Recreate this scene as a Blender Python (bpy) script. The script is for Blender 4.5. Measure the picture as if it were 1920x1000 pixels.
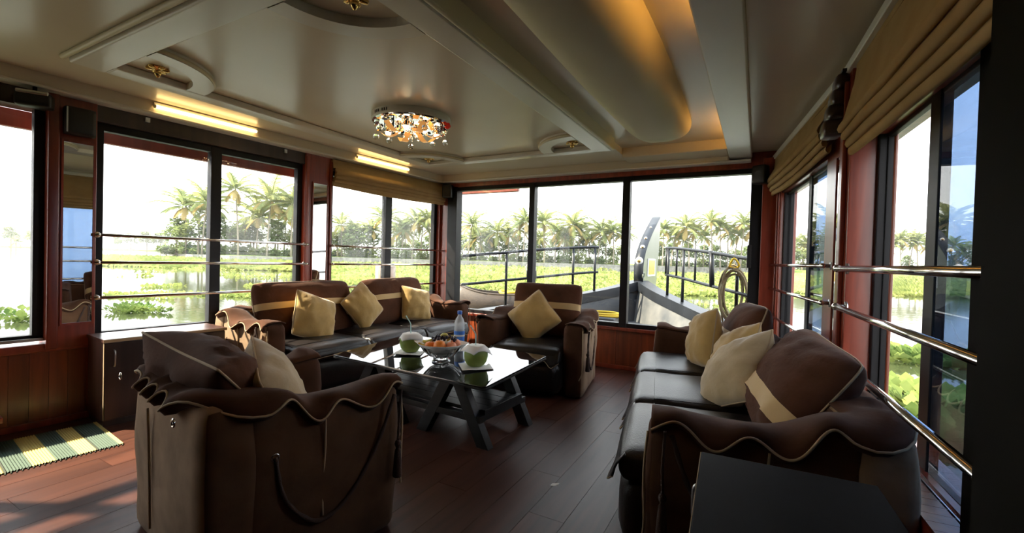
import bpy, bmesh, math, random
import numpy as np
from mathutils import Vector, Matrix, noise
for _o in list(bpy.data.objects):
    bpy.data.objects.remove(_o)
SC = bpy.context.scene
COL = SC.collection
PI = math.pi
R = math.radians
rnd = random.Random(7)

# ------------------------------------------------------------------ camera
def make_camera():
    F, yaw, pitch, roll = 840.0, R(28.7), R(-0.9), R(1.6)
    f = Vector((-math.sin(yaw)*math.cos(pitch), math.cos(yaw)*math.cos(pitch), math.sin(pitch)))
    rt = Vector((math.cos(yaw), math.sin(yaw), 0)); up = rt.cross(f)
    Rv = rt*math.cos(roll) + up*math.sin(roll)
    Uv = -rt*math.sin(roll) + up*math.cos(roll)
    cd = bpy.data.cameras.new('camera'); cd.sensor_width = 36; cd.sensor_fit = 'HORIZONTAL'
    cd.lens = F*36/1920; cd.clip_start = 0.05; cd.clip_end = 2000
    co = bpy.data.objects.new('camera', cd); COL.objects.link(co)
    m = Matrix((Rv, Uv, -f)).transposed().to_4x4(); m.translation = (0, 0, 1.30)
    co.matrix_world = m
    SC.camera = co
make_camera()

# ------------------------------------------------------------------ sky, sun, exposure
SKY_STRENGTH = 2.3
SUN_STRENGTH = 12.0
EXPOSURE = 0.95
W = bpy.data.worlds.new('sky'); SC.world = W; W.use_nodes = True
_n = W.node_tree.nodes; _l = W.node_tree.links; _n.clear()
_tc = _n.new('ShaderNodeTexCoord'); _sx = _n.new('ShaderNodeSeparateXYZ'); _rp = _n.new('ShaderNodeValToRGB')
_bg = _n.new('ShaderNodeBackground'); _wo = _n.new('ShaderNodeOutputWorld')
_l.new(_tc.outputs['Generated'], _sx.inputs[0]); _l.new(_sx.outputs['Z'], _rp.inputs[0])
_rp.color_ramp.elements[0].position = 0.0; _rp.color_ramp.elements[0].color = (1.0, .985, .96, 1)
_rp.color_ramp.elements[1].position = 0.9; _rp.color_ramp.elements[1].color = (.74, .84, 1.0, 1)
_e = _rp.color_ramp.elements.new(0.25); _e.color = (.97, .98, 1.0, 1)
_l.new(_rp.outputs[0], _bg.inputs[0]); _bg.inputs[1].default_value = SKY_STRENGTH; _l.new(_bg.outputs[0], _wo.inputs[0])
_sd = bpy.data.lights.new('sun', 'SUN'); _sd.energy = SUN_STRENGTH; _sd.angle = R(1.2); _sd.color = (1.0, .86, .66)
_so = bpy.data.objects.new('sun', _sd); COL.objects.link(_so)
_sdir = Vector((math.cos(R(45))*.87, math.cos(R(45))*.50, -math.sin(R(45))))     # the way the light travels
_so.rotation_euler = _sdir.to_track_quat('-Z', 'Y').to_euler(); _so.location = (-12, -4, 14)
vs = SC.view_settings
vs.view_transform = 'Standard'; vs.look = 'None'; vs.exposure = EXPOSURE; vs.gamma = 1; vs.use_curve_mapping = False

# ------------------------------------------------------------------ materials
MATS = {}
def mat(name, col, rough=.5, metal=0, var=0, vscale=8, bump=0, bscale=60, coat=0, sheen=0, ior=None, spec=None,
        emit=None, estr=0, stretch=None, col2=None):
    m = bpy.data.materials.new(name); m.use_nodes = True; MATS[name] = m
    nt = m.node_tree; N = nt.nodes; L = nt.links; b = N['Principled BSDF']
    c4 = (*col, 1)
    b.inputs['Base Color'].default_value = c4; b.inputs['Roughness'].default_value = rough; b.inputs['Metallic'].default_value = metal
    if coat: b.inputs['Coat Weight'].default_value = coat; b.inputs['Coat Roughness'].default_value = .12
    if sheen: b.inputs['Sheen Weight'].default_value = sheen; b.inputs['Sheen Roughness'].default_value = .45
    if ior: b.inputs['IOR'].default_value = ior
    if spec is not None: b.inputs['Specular IOR Level'].default_value = spec
    if emit: b.inputs['Emission Color'].default_value = (*emit, 1); b.inputs['Emission Strength'].default_value = estr
    if var or col2 or bump:
        tc = N.new('ShaderNodeTexCoord'); mp = N.new('ShaderNodeMapping'); L.new(tc.outputs['Object'], mp.inputs[0])
        if stretch: mp.inputs['Scale'].default_value = stretch
    if var or col2:
        nz = N.new('ShaderNodeTexNoise'); nz.inputs['Scale'].default_value = vscale; nz.inputs['Detail'].default_value = 5
        L.new(mp.outputs[0], nz.inputs[0])
        rp = N.new('ShaderNodeValToRGB'); L.new(nz.outputs['Fac'], rp.inputs[0])
        a = tuple(max(0, x*(1-var)) for x in col); c = col2 if col2 else tuple(min(1, x*(1+var)) for x in col)
        rp.color_ramp.elements[0].position = .3; rp.color_ramp.elements[0].color = (*(col if col2 else a), 1)
        rp.color_ramp.elements[1].position = .7; rp.color_ramp.elements[1].color = (*c, 1)
        L.new(rp.outputs[0], b.inputs['Base Color'])
    if bump:
        nb = N.new('ShaderNodeTexNoise'); nb.inputs['Scale'].default_value = bscale; nb.inputs['Detail'].default_value = 4
        L.new(mp.outputs[0], nb.inputs[0])
        bp = N.new('ShaderNodeBump'); bp.inputs['Strength'].default_value = bump; bp.inputs['Distance'].default_value = .01
        L.new(nb.outputs['Fac'], bp.inputs['Height']); L.new(bp.outputs[0], b.inputs['Normal'])
    return m
def glass(name, tint, ior=1.45, boost=1.0):
    m = bpy.data.materials.new(name); m.use_nodes = True; MATS[name] = m
    N = m.node_tree.nodes; L = m.node_tree.links; N.clear()
    o = N.new('ShaderNodeOutputMaterial'); t = N.new('ShaderNodeBsdfTransparent'); g = N.new('ShaderNodeBsdfGlossy'); f = N.new('ShaderNodeFresnel'); mx = N.new('ShaderNodeMixShader')
    t.inputs[0].default_value = (*tint, 1); g.inputs['Roughness'].default_value = .01; g.inputs[0].default_value = (boost, boost, boost, 1)
    f.inputs[0].default_value = ior
    gm = N.new('ShaderNodeNewGeometry'); iv = N.new('ShaderNodeMath'); iv.operation = 'SUBTRACT'; iv.inputs[0].default_value = 1; L.new(gm.outputs['Backfacing'], iv.inputs[1])
    ml = N.new('ShaderNodeMath'); ml.operation = 'MULTIPLY'; L.new(f.outputs[0], ml.inputs[0]); L.new(iv.outputs[0], ml.inputs[1])
    L.new(ml.outputs[0], mx.inputs[0]); L.new(t.outputs[0], mx.inputs[1]); L.new(g.outputs[0], mx.inputs[2]); L.new(mx.outputs[0], o.inputs[0])
    return m
def leaf(name, col, col2, trans=.45, scale=.6):
    m = bpy.data.materials.new(name); m.use_nodes = True; MATS[name] = m
    N = m.node_tree.nodes; L = m.node_tree.links; N.clear()
    o = N.new('ShaderNodeOutputMaterial'); d = N.new('ShaderNodeBsdfDiffuse'); t = N.new('ShaderNodeBsdfTranslucent'); mx = N.new('ShaderNodeMixShader')
    tc = N.new('ShaderNodeTexCoord'); nz = N.new('ShaderNodeTexNoise'); nz.inputs['Scale'].default_value = scale; nz.inputs['Detail'].default_value = 6
    rp = N.new('ShaderNodeValToRGB'); rp.color_ramp.elements[0].position = .35; rp.color_ramp.elements[1].position = .68
    rp.color_ramp.elements[0].color = (*col, 1); rp.color_ramp.elements[1].color = (*col2, 1)
    L.new(tc.outputs['Object'], nz.inputs[0]); L.new(nz.outputs['Fac'], rp.inputs[0])
    L.new(rp.outputs[0], d.inputs[0]); L.new(rp.outputs[0], t.inputs[0]); mx.inputs[0].default_value = trans
    L.new(d.outputs[0], mx.inputs[1]); L.new(t.outputs[0], mx.inputs[2]); L.new(mx.outputs[0], o.inputs[0])
    return m
def wood(name, c1, c2, rough, coat, scale=3.0, stretch=(1, 1, .08), metal=0, wear=None):
    m = bpy.data.materials.new(name); m.use_nodes = True; MATS[name] = m
    N = m.node_tree.nodes; L = m.node_tree.links; b = N['Principled BSDF']
    tc = N.new('ShaderNodeTexCoord'); mp = N.new('ShaderNodeMapping'); mp.inputs['Scale'].default_value = stretch
    oi = N.new('ShaderNodeObjectInfo'); ad = N.new('ShaderNodeVectorMath'); ad.operation = 'ADD'
    sc = N.new('ShaderNodeVectorMath'); sc.operation = 'SCALE'; sc.inputs[3].default_value = 37.0
    cb = N.new('ShaderNodeCombineXYZ'); [L.new(oi.outputs['Random'], cb.inputs[i]) for i in range(3)]
    L.new(cb.outputs[0], sc.inputs[0]); L.new(tc.outputs['Object'], ad.inputs[0]); L.new(sc.outputs[0], ad.inputs[1]); L.new(ad.outputs[0], mp.inputs[0])
    n1 = N.new('ShaderNodeTexNoise'); n1.inputs['Scale'].default_value = scale*6; n1.inputs['Detail'].default_value = 8; n1.inputs['Distortion'].default_value = .6
    L.new(mp.outputs[0], n1.inputs[0])
    rp = N.new('ShaderNodeValToRGB'); rp.color_ramp.elements[0].position = .32; rp.color_ramp.elements[1].position = .68
    rp.color_ramp.elements[0].color = (*c1, 1); rp.color_ramp.elements[1].color = (*c2, 1)
    L.new(n1.outputs['Fac'], rp.inputs[0])
    hs = N.new('ShaderNodeHueSaturation'); mr = N.new('ShaderNodeMapRange'); mr.inputs[3].default_value = .78; mr.inputs[4].default_value = 1.22
    L.new(oi.outputs['Random'], mr.inputs[0]); L.new(mr.outputs[0], hs.inputs['Value']); L.new(rp.outputs[0], hs.inputs['Color'])
    L.new(hs.outputs[0], b.inputs['Base Color'])
    b.inputs['Roughness'].default_value = rough; b.inputs['Coat Weight'].default_value = coat; b.inputs['Coat Roughness'].default_value = .15
    bp = N.new('ShaderNodeBump'); bp.inputs['Strength'].default_value = .12; bp.inputs['Distance'].default_value = .004
    L.new(n1.outputs['Fac'], bp.inputs['Height']); L.new(bp.outputs[0], b.inputs['Normal'])
    return m

mat('cream', (.66, .59, .47), .30, var=.03, vscale=2, coat=.15)
mat('cream_matte', (.62, .56, .43), .55, var=.03, vscale=2)
mat('cabinet_dark', (.007, .007, .009), .55, spec=.02, var=.3, vscale=4)
mat('cream_trim', (.70, .68, .62), .32, coat=.15)
mat('cream_edge', (.62, .57, .40), .4)
wood('mahogany', (.16, .022, .010), (.30, .050, .022), .30, .25)
wood('panel_wood', (.13, .025, .009), (.24, .050, .016), .32, .2)
wood('floor_wood', (.042, .014, .009), (.085, .030, .018), .40, .0, scale=2.2, stretch=(1, .07, 1)); MATS['floor_wood'].node_tree.nodes['Principled BSDF'].inputs['Specular IOR Level'].default_value = .3
wood('dark_wood', (.022, .012, .010), (.050, .026, .020), .32, .25, scale=2.5)
wood('cabinet_wood', (.050, .022, .017), (.10, .045, .033), .34, .2, scale=3.0)
wood('black_wood', (.005, .005, .006), (.014, .014, .015), .45, .0, scale=3.5, stretch=(.1, 1, 1)); MATS['black_wood'].node_tree.nodes['Principled BSDF'].inputs['Specular IOR Level'].default_value = .3
mat('black_metal', (.009, .009, .011), .45, spec=.25)
mat('black_plastic', (.010, .010, .011), .45)
mat('chrome', (.78, .78, .78), .12, metal=1)
mat('steel', (.55, .56, .57), .28, metal=1)
mat('mirror', (.88, .89, .88), .01, metal=1)
mat('brass', (.72, .47, .16), .25, metal=1)
mat('suede_taupe', (.30, .20, .125), .9, var=.28, vscale=6, bump=.2, bscale=22, sheen=.06, spec=.08)  # taupe lightened to hold the daylight on the outer faces
mat('suede_brown', (.078, .035, .020), .9, var=.28, vscale=6, bump=.2, bscale=22, sheen=.06, spec=.08)
mat('suede_taupe_shade', (.120, .064, .036), .9, var=.28, vscale=6, bump=.2, bscale=22, sheen=.06, spec=.08)  # darker copy of the taupe, shade put into the outer sides
mat('cushion_brown', (.092, .038, .021), .9, var=.2, vscale=6, bump=.25, bscale=30, sheen=.08, spec=.08)
mat('leather', (.013, .010, .010), .36, var=.3, vscale=7, bump=.18, bscale=120, spec=.38)
mat('velvet_gold', (.47, .30, .095), .85, var=.12, vscale=7, bump=.2, bscale=30, sheen=.5)
mat('velvet_pale', (.47, .35, .19), .85, var=.12, vscale=7, bump=.2, bscale=30, sheen=.5)
mat('stripe_cream', (.62, .43, .20), .8, sheen=.3)
mat('piping', (.42, .31, .185), .75)
mat('cord_brown', (.060, .034, .026), .85, bump=.4, bscale=200)
leaf('blind_fabric', (.50, .35, .17), (.56, .40, .205), .30, 6)
mat('black_glass', (.004, .005, .006), .015, ior=2.5)
mat('white_paper', (.80, .80, .79), .8, bump=.1, bscale=30)
mat('coconut_green', (.17, .27, .040), .45, var=.25, vscale=9, col2=(.30, .38, .085))
mat('coconut_brown', (.30, .20, .10), .7)
mat('straw_blue', (.55, .80, .80), .4)
mat('orange_skin', (.85, .24, .025), .42, bump=.25, bscale=180)
mat('peach_skin', (.80, .30, .16), .5, var=.2, vscale=12)
mat('banana_skin', (.66, .50, .06), .5, var=.25, vscale=20, col2=(.40, .38, .05))
mat('grape_skin', (.018, .014, .035), .3)
mat('bottle_label', (.03, .13, .62), .4, var=.5, vscale=40, col2=(.10, .32, .85))
mat('bottle_cap', (.03, .14, .60), .35)
mat('lamp_white', (.72, .71, .63), .4)
mat('crystal_chrome', (.82, .82, .80), .06, metal=1)
mat('amber_glass', (.85, .42, .12), .15, emit=(1.0, .45, .12), estr=.25)
mat('ruby', (.6, .03, .02), .1, emit=(1, .05, .02), estr=.05)
mat('bulb_glow', (1, .8, .5), .4, emit=(1.0, .70, .36), estr=16)
mat('tube_glow', (1, .85, .6), .4, emit=(1.0, .66, .25), estr=5.0)
mat('cove_glow', (1, .7, .3), .4, emit=(1.0, .50, .10), estr=11)
mat('rug_yellow', (.62, .50, .16), .9, bump=.3, bscale=200)
mat('rug_green', (.075, .115, .085), .9, bump=.3, bscale=200)
mat('rug_dark', (.035, .045, .030), .9)
glass('pane', (.97, .985, .975))
glass('pane_blue', (.55, .62, .71), 1.25)
glass('clear_plastic', (.90, .94, .97), 1.4)
m_ = mat('bottle_plastic', (.86, .91, .95), .12); m_.node_tree.nodes['Principled BSDF'].inputs['Alpha'].default_value = .42
m_ = mat('crystal', (1, 1, 1), .02, ior=1.5); m_.node_tree.nodes['Principled BSDF'].inputs['Transmission Weight'].default_value = 1
# outside
mat('hull_black', (.013, .016, .021), .42, var=.35, vscale=3, bump=.1, bscale=14)
mat('hull_worn', (.040, .046, .052), .55, col2=(.11, .11, .105), vscale=4)
mat('deck_grey', (.024, .030, .040), .5, var=.3, vscale=4)
mat('stem_grey', (.16, .175, .14), .30, var=.12, vscale=2, metal=.3)
mat('rail_black', (.012, .014, .018), .35, spec=.35)
mat('shade_black', (.007, .006, .005), .8, spec=.05)  # matte black standing in for the darkening at the view's edges
mat('rope_yellow', (.75, .52, .04), .8, bump=.5, bscale=120)
mat('rope_tan', (.26, .21, .12), .9, bump=.6, bscale=120)
wood('canoe_wood', (.020, .012, .007), (.042, .026, .015), .6, .05, stretch=(.1, 1, 1))
wood('eave_red', (.17, .035, .022), (.26, .06, .035), .5, .1)
mat('post_bark', (.18, .09, .05), .85, col2=(.62, .58, .50), vscale=7, stretch=(1, 1, .35), bump=.5, bscale=20)
mat('stone', (.26, .25, .21), .9, var=.35, vscale=1.2, bump=.6, bscale=3)
mat('bank_grass', (.22, .32, .06), .95, var=.3, vscale=.3)
mat('mud', (.10, .085, .05), .95)
leaf('palm_leaf', (.15, .21, .08), (.42, .42, .18), .45, .25)
leaf('palm_leaf_dry', (.38, .31, .12), (.62, .46, .20), .45, .25)
leaf('bush_leaf', (.15, .22, .09), (.30, .37, .16), .4, .4)
leaf('bush_leaf_light', (.22, .29, .10), (.40, .43, .18), .4, .4)
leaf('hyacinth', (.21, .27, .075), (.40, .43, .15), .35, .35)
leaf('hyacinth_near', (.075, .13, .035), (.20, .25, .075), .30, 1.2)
mat('trunk', (.26, .22, .17), .9, var=.25, vscale=4)
def water_mat():
    m = mat('water', (.035, .045, .020), .06, ior=1.33)
    N = m.node_tree.nodes; L = m.node_tree.links; b = N['Principled BSDF']
    tc = N.new('ShaderNodeTexCoord'); mp = N.new('ShaderNodeMapping'); mp.inputs['Scale'].default_value = (1.0, 1.0, 1)
    nz = N.new('ShaderNodeTexNoise'); nz.inputs['Scale'].default_value = 2.2; nz.inputs['Detail'].default_value = 3
    bp = N.new('ShaderNodeBump'); bp.inputs['Strength'].default_value = .10; bp.inputs['Distance'].default_value = .05
    L.new(tc.outputs['Object'], mp.inputs[0]); L.new(mp.outputs[0], nz.inputs[0]); L.new(nz.outputs['Fac'], bp.inputs['Height']); L.new(bp.outputs[0], b.inputs['Normal'])
water_mat()

# ------------------------------------------------------------------ mesh helpers
def nz3(x, y, z): return noise.noise(Vector((x, y, z)))
class MB:
    def __init__(s): s.v = []; s.f = []; s.m = []
    def add(s, vs, fs, mi=0):
        o = len(s.v); s.v += [tuple(p) for p in vs]; s.f += [tuple(i+o for i in f) for f in fs]; s.m += [mi]*len(fs); return s
    def box(s, c, d, mi=0, M=None):
        x, y, z = d[0]/2, d[1]/2, d[2]/2
        vs = [Vector((sx*x, sy*y, sz*z)) for sx in (-1, 1) for sy in (-1, 1) for sz in (-1, 1)]
        if M: vs = [M @ p for p in vs]
        vs = [p + Vector(c) for p in vs]
        return s.add(vs, [(0, 1, 3, 2), (4, 6, 7, 5), (0, 4, 5, 1), (2, 3, 7, 6), (0, 2, 6, 4), (1, 5, 7, 3)], mi)
    def span(s, a, b, mi=0):
        return s.box([(a[i]+b[i])/2 for i in range(3)], [abs(b[i]-a[i]) for i in range(3)], mi)
    def tube(s, pts, r, n=8, closed=False, mi=0, flat=1.0):
        pts = [Vector(p) for p in pts]; k = len(pts); rs = r if isinstance(r, (list, tuple)) else [r]*k
        vs = []; pn = None
        for i, p in enumerate(pts):
            a = pts[(i-1) % k] if (closed or i > 0) else p; b = pts[(i+1) % k] if (closed or i < k-1) else p
            t = (b-a); t = t.normalized() if t.length > 1e-9 else Vector((0, 0, 1))
            if pn is None:
                u = t.orthogonal().normalized()
            else:
                u = pn - t*pn.dot(t); u = u.normalized() if u.length > 1e-6 else t.orthogonal().normalized()
            pn = u; w = t.cross(u)
            for j in range(n):
                a_ = 2*PI*j/n; vs.append(p + (u*math.cos(a_) + w*math.sin(a_)*flat)*rs[i])
        fs = []
        for i in range(k if closed else k-1):
            for j in range(n):
                i2 = (i+1) % k
                fs.append((i*n+j, i*n+(j+1) % n, i2*n+(j+1) % n, i2*n+j))
        if not closed:
            fs.append(tuple(range(n-1, -1, -1))); fs.append(tuple((k-1)*n+j for j in range(n)))
        return s.add(vs, fs, mi)
    def lathe(s, prof, n=20, c=(0, 0, 0), mi=0, M=None, caps=True):
        vs = []
        for r, z in prof:
            for j in range(n):
                a = 2*PI*j/n; p = Vector((r*math.cos(a), r*math.sin(a), z))
                if M: p = M @ p
                vs.append(p + Vector(c))
        fs = []
        for i in range(len(prof)-1):
            for j in range(n): fs.append((i*n+j, i*n+(j+1) % n, (i+1)*n+(j+1) % n, (i+1)*n+j))
        if caps:
            fs.append(tuple(range(n-1, -1, -1))); fs.append(tuple((len(prof)-1)*n+j for j in range(n)))
        return s.add(vs, fs, mi)
    def ball(s, c, r, n=10, mi=0, sc=(1, 1, 1), f=None):
        h = max(4, n//2); prof = [(max(1e-4, math.sin(PI*i/h)), -math.cos(PI*i/h)) for i in range(h+1)]
        vs = []
        for pr, pz in prof:
            for j in range(n):
                a = 2*PI*j/n; p = Vector((pr*math.cos(a)*r*sc[0], pr*math.sin(a)*r*sc[1], pz*r*sc[2]))
                if f: p = f(p)
                vs.append(p + Vector(c))
        fs = [(i*n+j, i*n+(j+1) % n, (i+1)*n+(j+1) % n, (i+1)*n+j) for i in range(h) for j in range(n)]
        return s.add(vs, fs, mi)
    def prism(s, poly, axis, a, b, mi=0):
        """poly of 2-d points, extruded along axis (0,1,2) from a to b"""
        def put(p, t):
            q = [0, 0, 0]; o = [i for i in range(3) if i != axis]; q[o[0]] = p[0]; q[o[1]] = p[1]; q[axis] = t; return q
        n = len(poly); vs = [put(p, a) for p in poly] + [put(p, b) for p in poly]
        fs = [(i, (i+1) % n, n+(i+1) % n, n+i) for i in range(n)] + [tuple(range(n-1, -1, -1)), tuple(range(n, 2*n))]
        return s.add(vs, fs, mi)
    def grid(s, P, mi=0, closeu=False):
        nu = len(P); nv = len(P[0]); vs = [p for row in P for p in row]; fs = []
        for i in range(nu if closeu else nu-1):
            for j in range(nv-1):
                i2 = (i+1) % nu; fs.append((i*nv+j, i2*nv+j, i2*nv+j+1, i*nv+j+1))
        return s.add(vs, fs, mi)
    def soft(s, c, half, r, n=10, bulge=(0, 0, 0), amp=0, seed=0, freq=6, fn=None, matfn=None):
        """a rounded, slightly bulging box"""
        c = Vector(c); hx, hy, hz = half
        def mapp(p):
            q = Vector((p[0]*hx, p[1]*hy, p[2]*hz))
            inn = Vector([max(-(half[i]-r), min(half[i]-r, q[i])) for i in range(3)])
            d = q-inn; d = d.normalized()*r if d.length > 1e-9 else d
            o = inn + d
            for i in range(3):
                a, b = [k for k in range(3) if k != i]
                o[i] += bulge[i]*p[i]*(1-p[a]**2)*(1-p[b]**2)
            if amp:
                w = nz3(o.x*freq+seed*3.1, o.y*freq-seed, o.z*freq+seed*1.7)
                dd = Vector((p[0], p[1], p[2])).normalized(); o += dd*amp*w
            if fn: o = fn(o)
            return o
        fr = [math.sin(PI/2*(-1+2*i/n)) for i in range(n+1)]
        vs = []; fs = []; ms = []; idx = {}
        def vid(p):
            k = (round(p[0], 5), round(p[1], 5), round(p[2], 5))
            if k not in idx: idx[k] = len(vs); vs.append(mapp(k) + c)
            return idx[k]
        for ax in range(3):
            for sg in (-1, 1):
                a, b = [k for k in range(3) if k != ax]
                for i in range(n):
                    for j in range(n):
                        q = []
                        for (u, v) in ((i, j), (i+1, j), (i+1, j+1), (i, j+1)):
                            p = [0, 0, 0]; p[ax] = sg; p[a] = fr[u]; p[b] = fr[v]; q.append(vid(p))
                        flip = (sg > 0) != (ax == 1)
                        fs.append(tuple(q if flip else q[::-1])); ms.append(matfn(ax, sg) if matfn else 0)
        o = len(s.v); s.v += [tuple(p) for p in vs]; s.f += [tuple(i+o for i in f) for f in fs]; s.m += ms
        return s
    def mesh(s, name, mats, smooth=True):
        me = bpy.data.meshes.new(name); me.from_pydata(s.v, [], s.f)
        for m in (mats if isinstance(mats, (list, tuple)) else [mats]): me.materials.append(MATS[m])
        if any(s.m): me.polygons.foreach_set('material_index', s.m)
        if smooth: me.polygons.foreach_set('use_smooth', [True]*len(s.f))
        me.update(); return me
    def build(s, name, mats, parent=None, smooth=False, bevel=0, solid=0, seg=2):
        o = bpy.data.objects.new(name, s.mesh(name, mats, smooth)); COL.objects.link(o)
        if parent is not None: o.parent = parent
        if solid:
            md = o.modifiers.new('thickness', 'SOLIDIFY'); md.thickness = solid; md.offset = 0
        if bevel:
            md = o.modifiers.new('bevel', 'BEVEL'); md.width = bevel; md.segments = seg; md.limit_method = 'ANGLE'
            if not smooth:
                o.data.polygons.foreach_set('use_smooth', [True]*len(o.data.polygons)); w = o.modifiers.new('normals', 'WEIGHTED_NORMAL'); w.keep_sharp = True
        return o
def tag(o, label, cat, group=None, kind=None):
    o['label'] = label; o['category'] = cat
    if group: o['group'] = group
    if kind: o['kind'] = kind
    return o
def empty(name, loc=(0, 0, 0), rz=0, scale=None):
    o = bpy.data.objects.new(name, None); COL.objects.link(o); o.location = loc; o.rotation_euler = (0, 0, rz); o.empty_display_size = .1
    if scale: o.scale = (scale,)*3
    return o
def structure(o, label=None, cat=None):
    o['kind'] = 'structure'
    if label: o['label'] = label; o['category'] = cat
    return o
def inst(name, me, parent=None, loc=(0, 0, 0), rot=(0, 0, 0), scale=(1, 1, 1)):
    o = bpy.data.objects.new(name, me); COL.objects.link(o); o.parent = parent
    o.location = loc; o.rotation_euler = rot; o.scale = scale; return o
def lin(a, b, n): return [a+(b-a)*i/(n-1) for i in range(n)]
def smooth_path(pts, n=8):
    P = [Vector(p) for p in pts]; out = []
    for i in range(len(P)-1):
        p0 = P[max(0, i-1)]; p1 = P[i]; p2 = P[i+1]; p3 = P[min(len(P)-1, i+2)]
        for k in range(n):
            t = k/n
            out.append(.5*((2*p1)+(p2-p0)*t+(2*p0-5*p1+4*p2-p3)*t*t+(3*p1-p0-3*p2+p3)*t**3))
    out.append(P[-1]); return out
# ================================================================== THE ROOM
# floor
_f = MB().span((-4.75, -1.4, -.12), (.85, 5.5, -.012)).build('floor', 'dark_wood'); structure(_f, 'dark red-brown laminate plank floor of the lounge', 'floor')
_pl = {}
def plank_mesh(w, l):
    k = (round(w, 3), round(l, 3))
    if k not in _pl: _pl[k] = MB().box((0, 0, -.006), (w-.002, l-.002, .012)).mesh('plank', 'floor_wood', False)
    return _pl[k]
_x = -4.7; _i = 0
while _x < .8:
    _y = -1.4 - (_i % 3)*.43
    while _y < 5.45:
        y0, y1 = max(_y, -1.4), min(_y+1.3, 5.45)
        if y1-y0 > .08: inst('plank', plank_mesh(.195, y1-y0), _f, (_x+.0975, (y0+y1)/2, 0))
        _y += 1.3
    _x += .195; _i += 1

# ceiling: slab with a raised channel, dropped frame, cornices
_c = MB()
_c.span((-4.8, -1.4, 2.50), (-1.36, 5.6, 2.60)).span((-1.36, -1.4, 2.57), (-.09, 5.6, 2.66)).span((-.09, -1.4, 2.50), (1.0, 5.6, 2.60))
CEIL = _c.build('ceiling', 'cream'); structure(CEIL, 'glossy cream panelled ceiling with dropped mouldings', 'ceiling')
def moulding(name, a, b, m='cream_trim'): return MB().span(a, b).build(name, m, CEIL, bevel=.012)
moulding('frame_board', (-3.80, 1.30, 2.45), (-3.64, 4.42, 2.50))
moulding('frame_board', (-3.80, 4.42, 2.45), (-1.36, 4.55, 2.50))
moulding('frame_board', (-1.545, .2, 2.45), (-1.36, 4.55, 2.60))
moulding('frame_board', (-3.80, 1.12, 2.45), (-1.36, 1.30, 2.50))
moulding('edge_strip', (-1.36, -.6, 2.452), (-1.325, 4.55, 2.60), 'cream_edge')
moulding('edge_strip', (-3.84, 1.085, 2.47), (-1.5, 1.118, 2.50), 'cream_edge')
moulding('cove_beam', (-.30, -1.35, 2.435), (-.085, 5.38, 2.462))
moulding('cove_beam_side', (-.115, -1.35, 2.44), (-.085, 5.38, 2.62), 'cream_edge')
moulding('soffit', (-1.36, 4.95, 2.462), (-.30, 5.40, 2.60), 'cream')
def corner_arc(cx, cy, sx, sy):
    m = MB(); ro, ri, n = .52, .40, 16; A = []
    for z in (2.452, 2.505):
        for r in (ro, ri):
            A.append([(cx+sx*r*math.cos(PI/2*i/n), cy+sy*r*math.sin(PI/2*i/n), z) for i in range(n+1)])
    for a, b in ((0, 1), (0, 2), (1, 3)): m.grid([A[a], A[b]])
    m.build('corner_arc', 'cream_trim', CEIL, smooth=False)
    m = MB(); pts = [(cx+sx*ro*math.cos(PI/2*i/n), cy+sy*ro*math.sin(PI/2*i/n), 2.47) for i in range(n+1)]
    m.tube(pts, .013, 6).build('arc_bead', 'cream_edge', CEIL, smooth=True)
ARC = [(-3.64, 1.30, 1, 1), (-3.64, 4.42, 1, -1), (-1.545, 4.42, -1, -1), (-1.545, 1.30, -1, 1)]
for a in ARC: corner_arc(*a)

# left wall frame: local +y runs forward, +x into the room
WL = MB().span((-.14, -6.9, .0), (-.02, .1, .56)).build('wall_left', 'mahogany'); WL.location = (-4.2, 5.4, 0); WL.rotation_euler = (0, 0, R(-4.0))
structure(WL, 'mahogany left wall with boarded dado and mirror pillars', 'wall')
def lw(a, b, name, m, bevel=.004, parent=None): return MB().span(a, b).build(name, m, parent or WL, bevel=bevel)
_pm = MB().box((0, 0, .285), (.016, .098, .50)).mesh('plank', 'panel_wood', False)
for i in range(48): inst('plank', _pm, WL, (-.014, -.02-.1*i, 0))
lw((-.03, -6.9, 0), (.015, 0, .045), 'skirting', 'mahogany')
lw((-.14, -6.9, .54), (.03, .08, .60), 'sill', 'mahogany', .01)
lw((-.16, -6.9, 2.27), (.02, .08, 2.42), 'header', 'dark_wood')
lw((-.16, -6.9, 2.42), (-.02, .08, 2.6), 'header_top', 'dark_wood')
lw((-.14, -2.22, .56), (.035, -1.89, 2.40), 'pillar', 'mahogany', .008)
lw((-.14, -4.16, .56), (.035, -3.93, 2.40), 'pillar', 'mahogany', .008)
lw((-.14, -4.20, .56), (.06, -4.14, 2.42), 'pillar_edge', 'mahogany', .008)
lw((-.14, -.06, .56), (.03, .12, 2.40), 'pillar', 'mahogany', .008)
lw((-.14, -6.9, .56), (.0, -6.75, 2.42), 'blank_panel', 'shade_black')
lw((.035, -1.925, .56), (.05, -1.895, 2.36), 'pillar_bead', 'mahogany', .006)
lw((.035, -2.215, .56), (.05, -2.18, 2.36), 'pillar_bead', 'mahogany', .006)
lw((-.02, -6.9, 2.40), (.13, .05, 2.52), 'cornice', 'cream', .02)
lw((.0, -6.9, 2.392), (.145, .05, 2.415), 'cornice_strip', 'cream_trim', .008)

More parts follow.
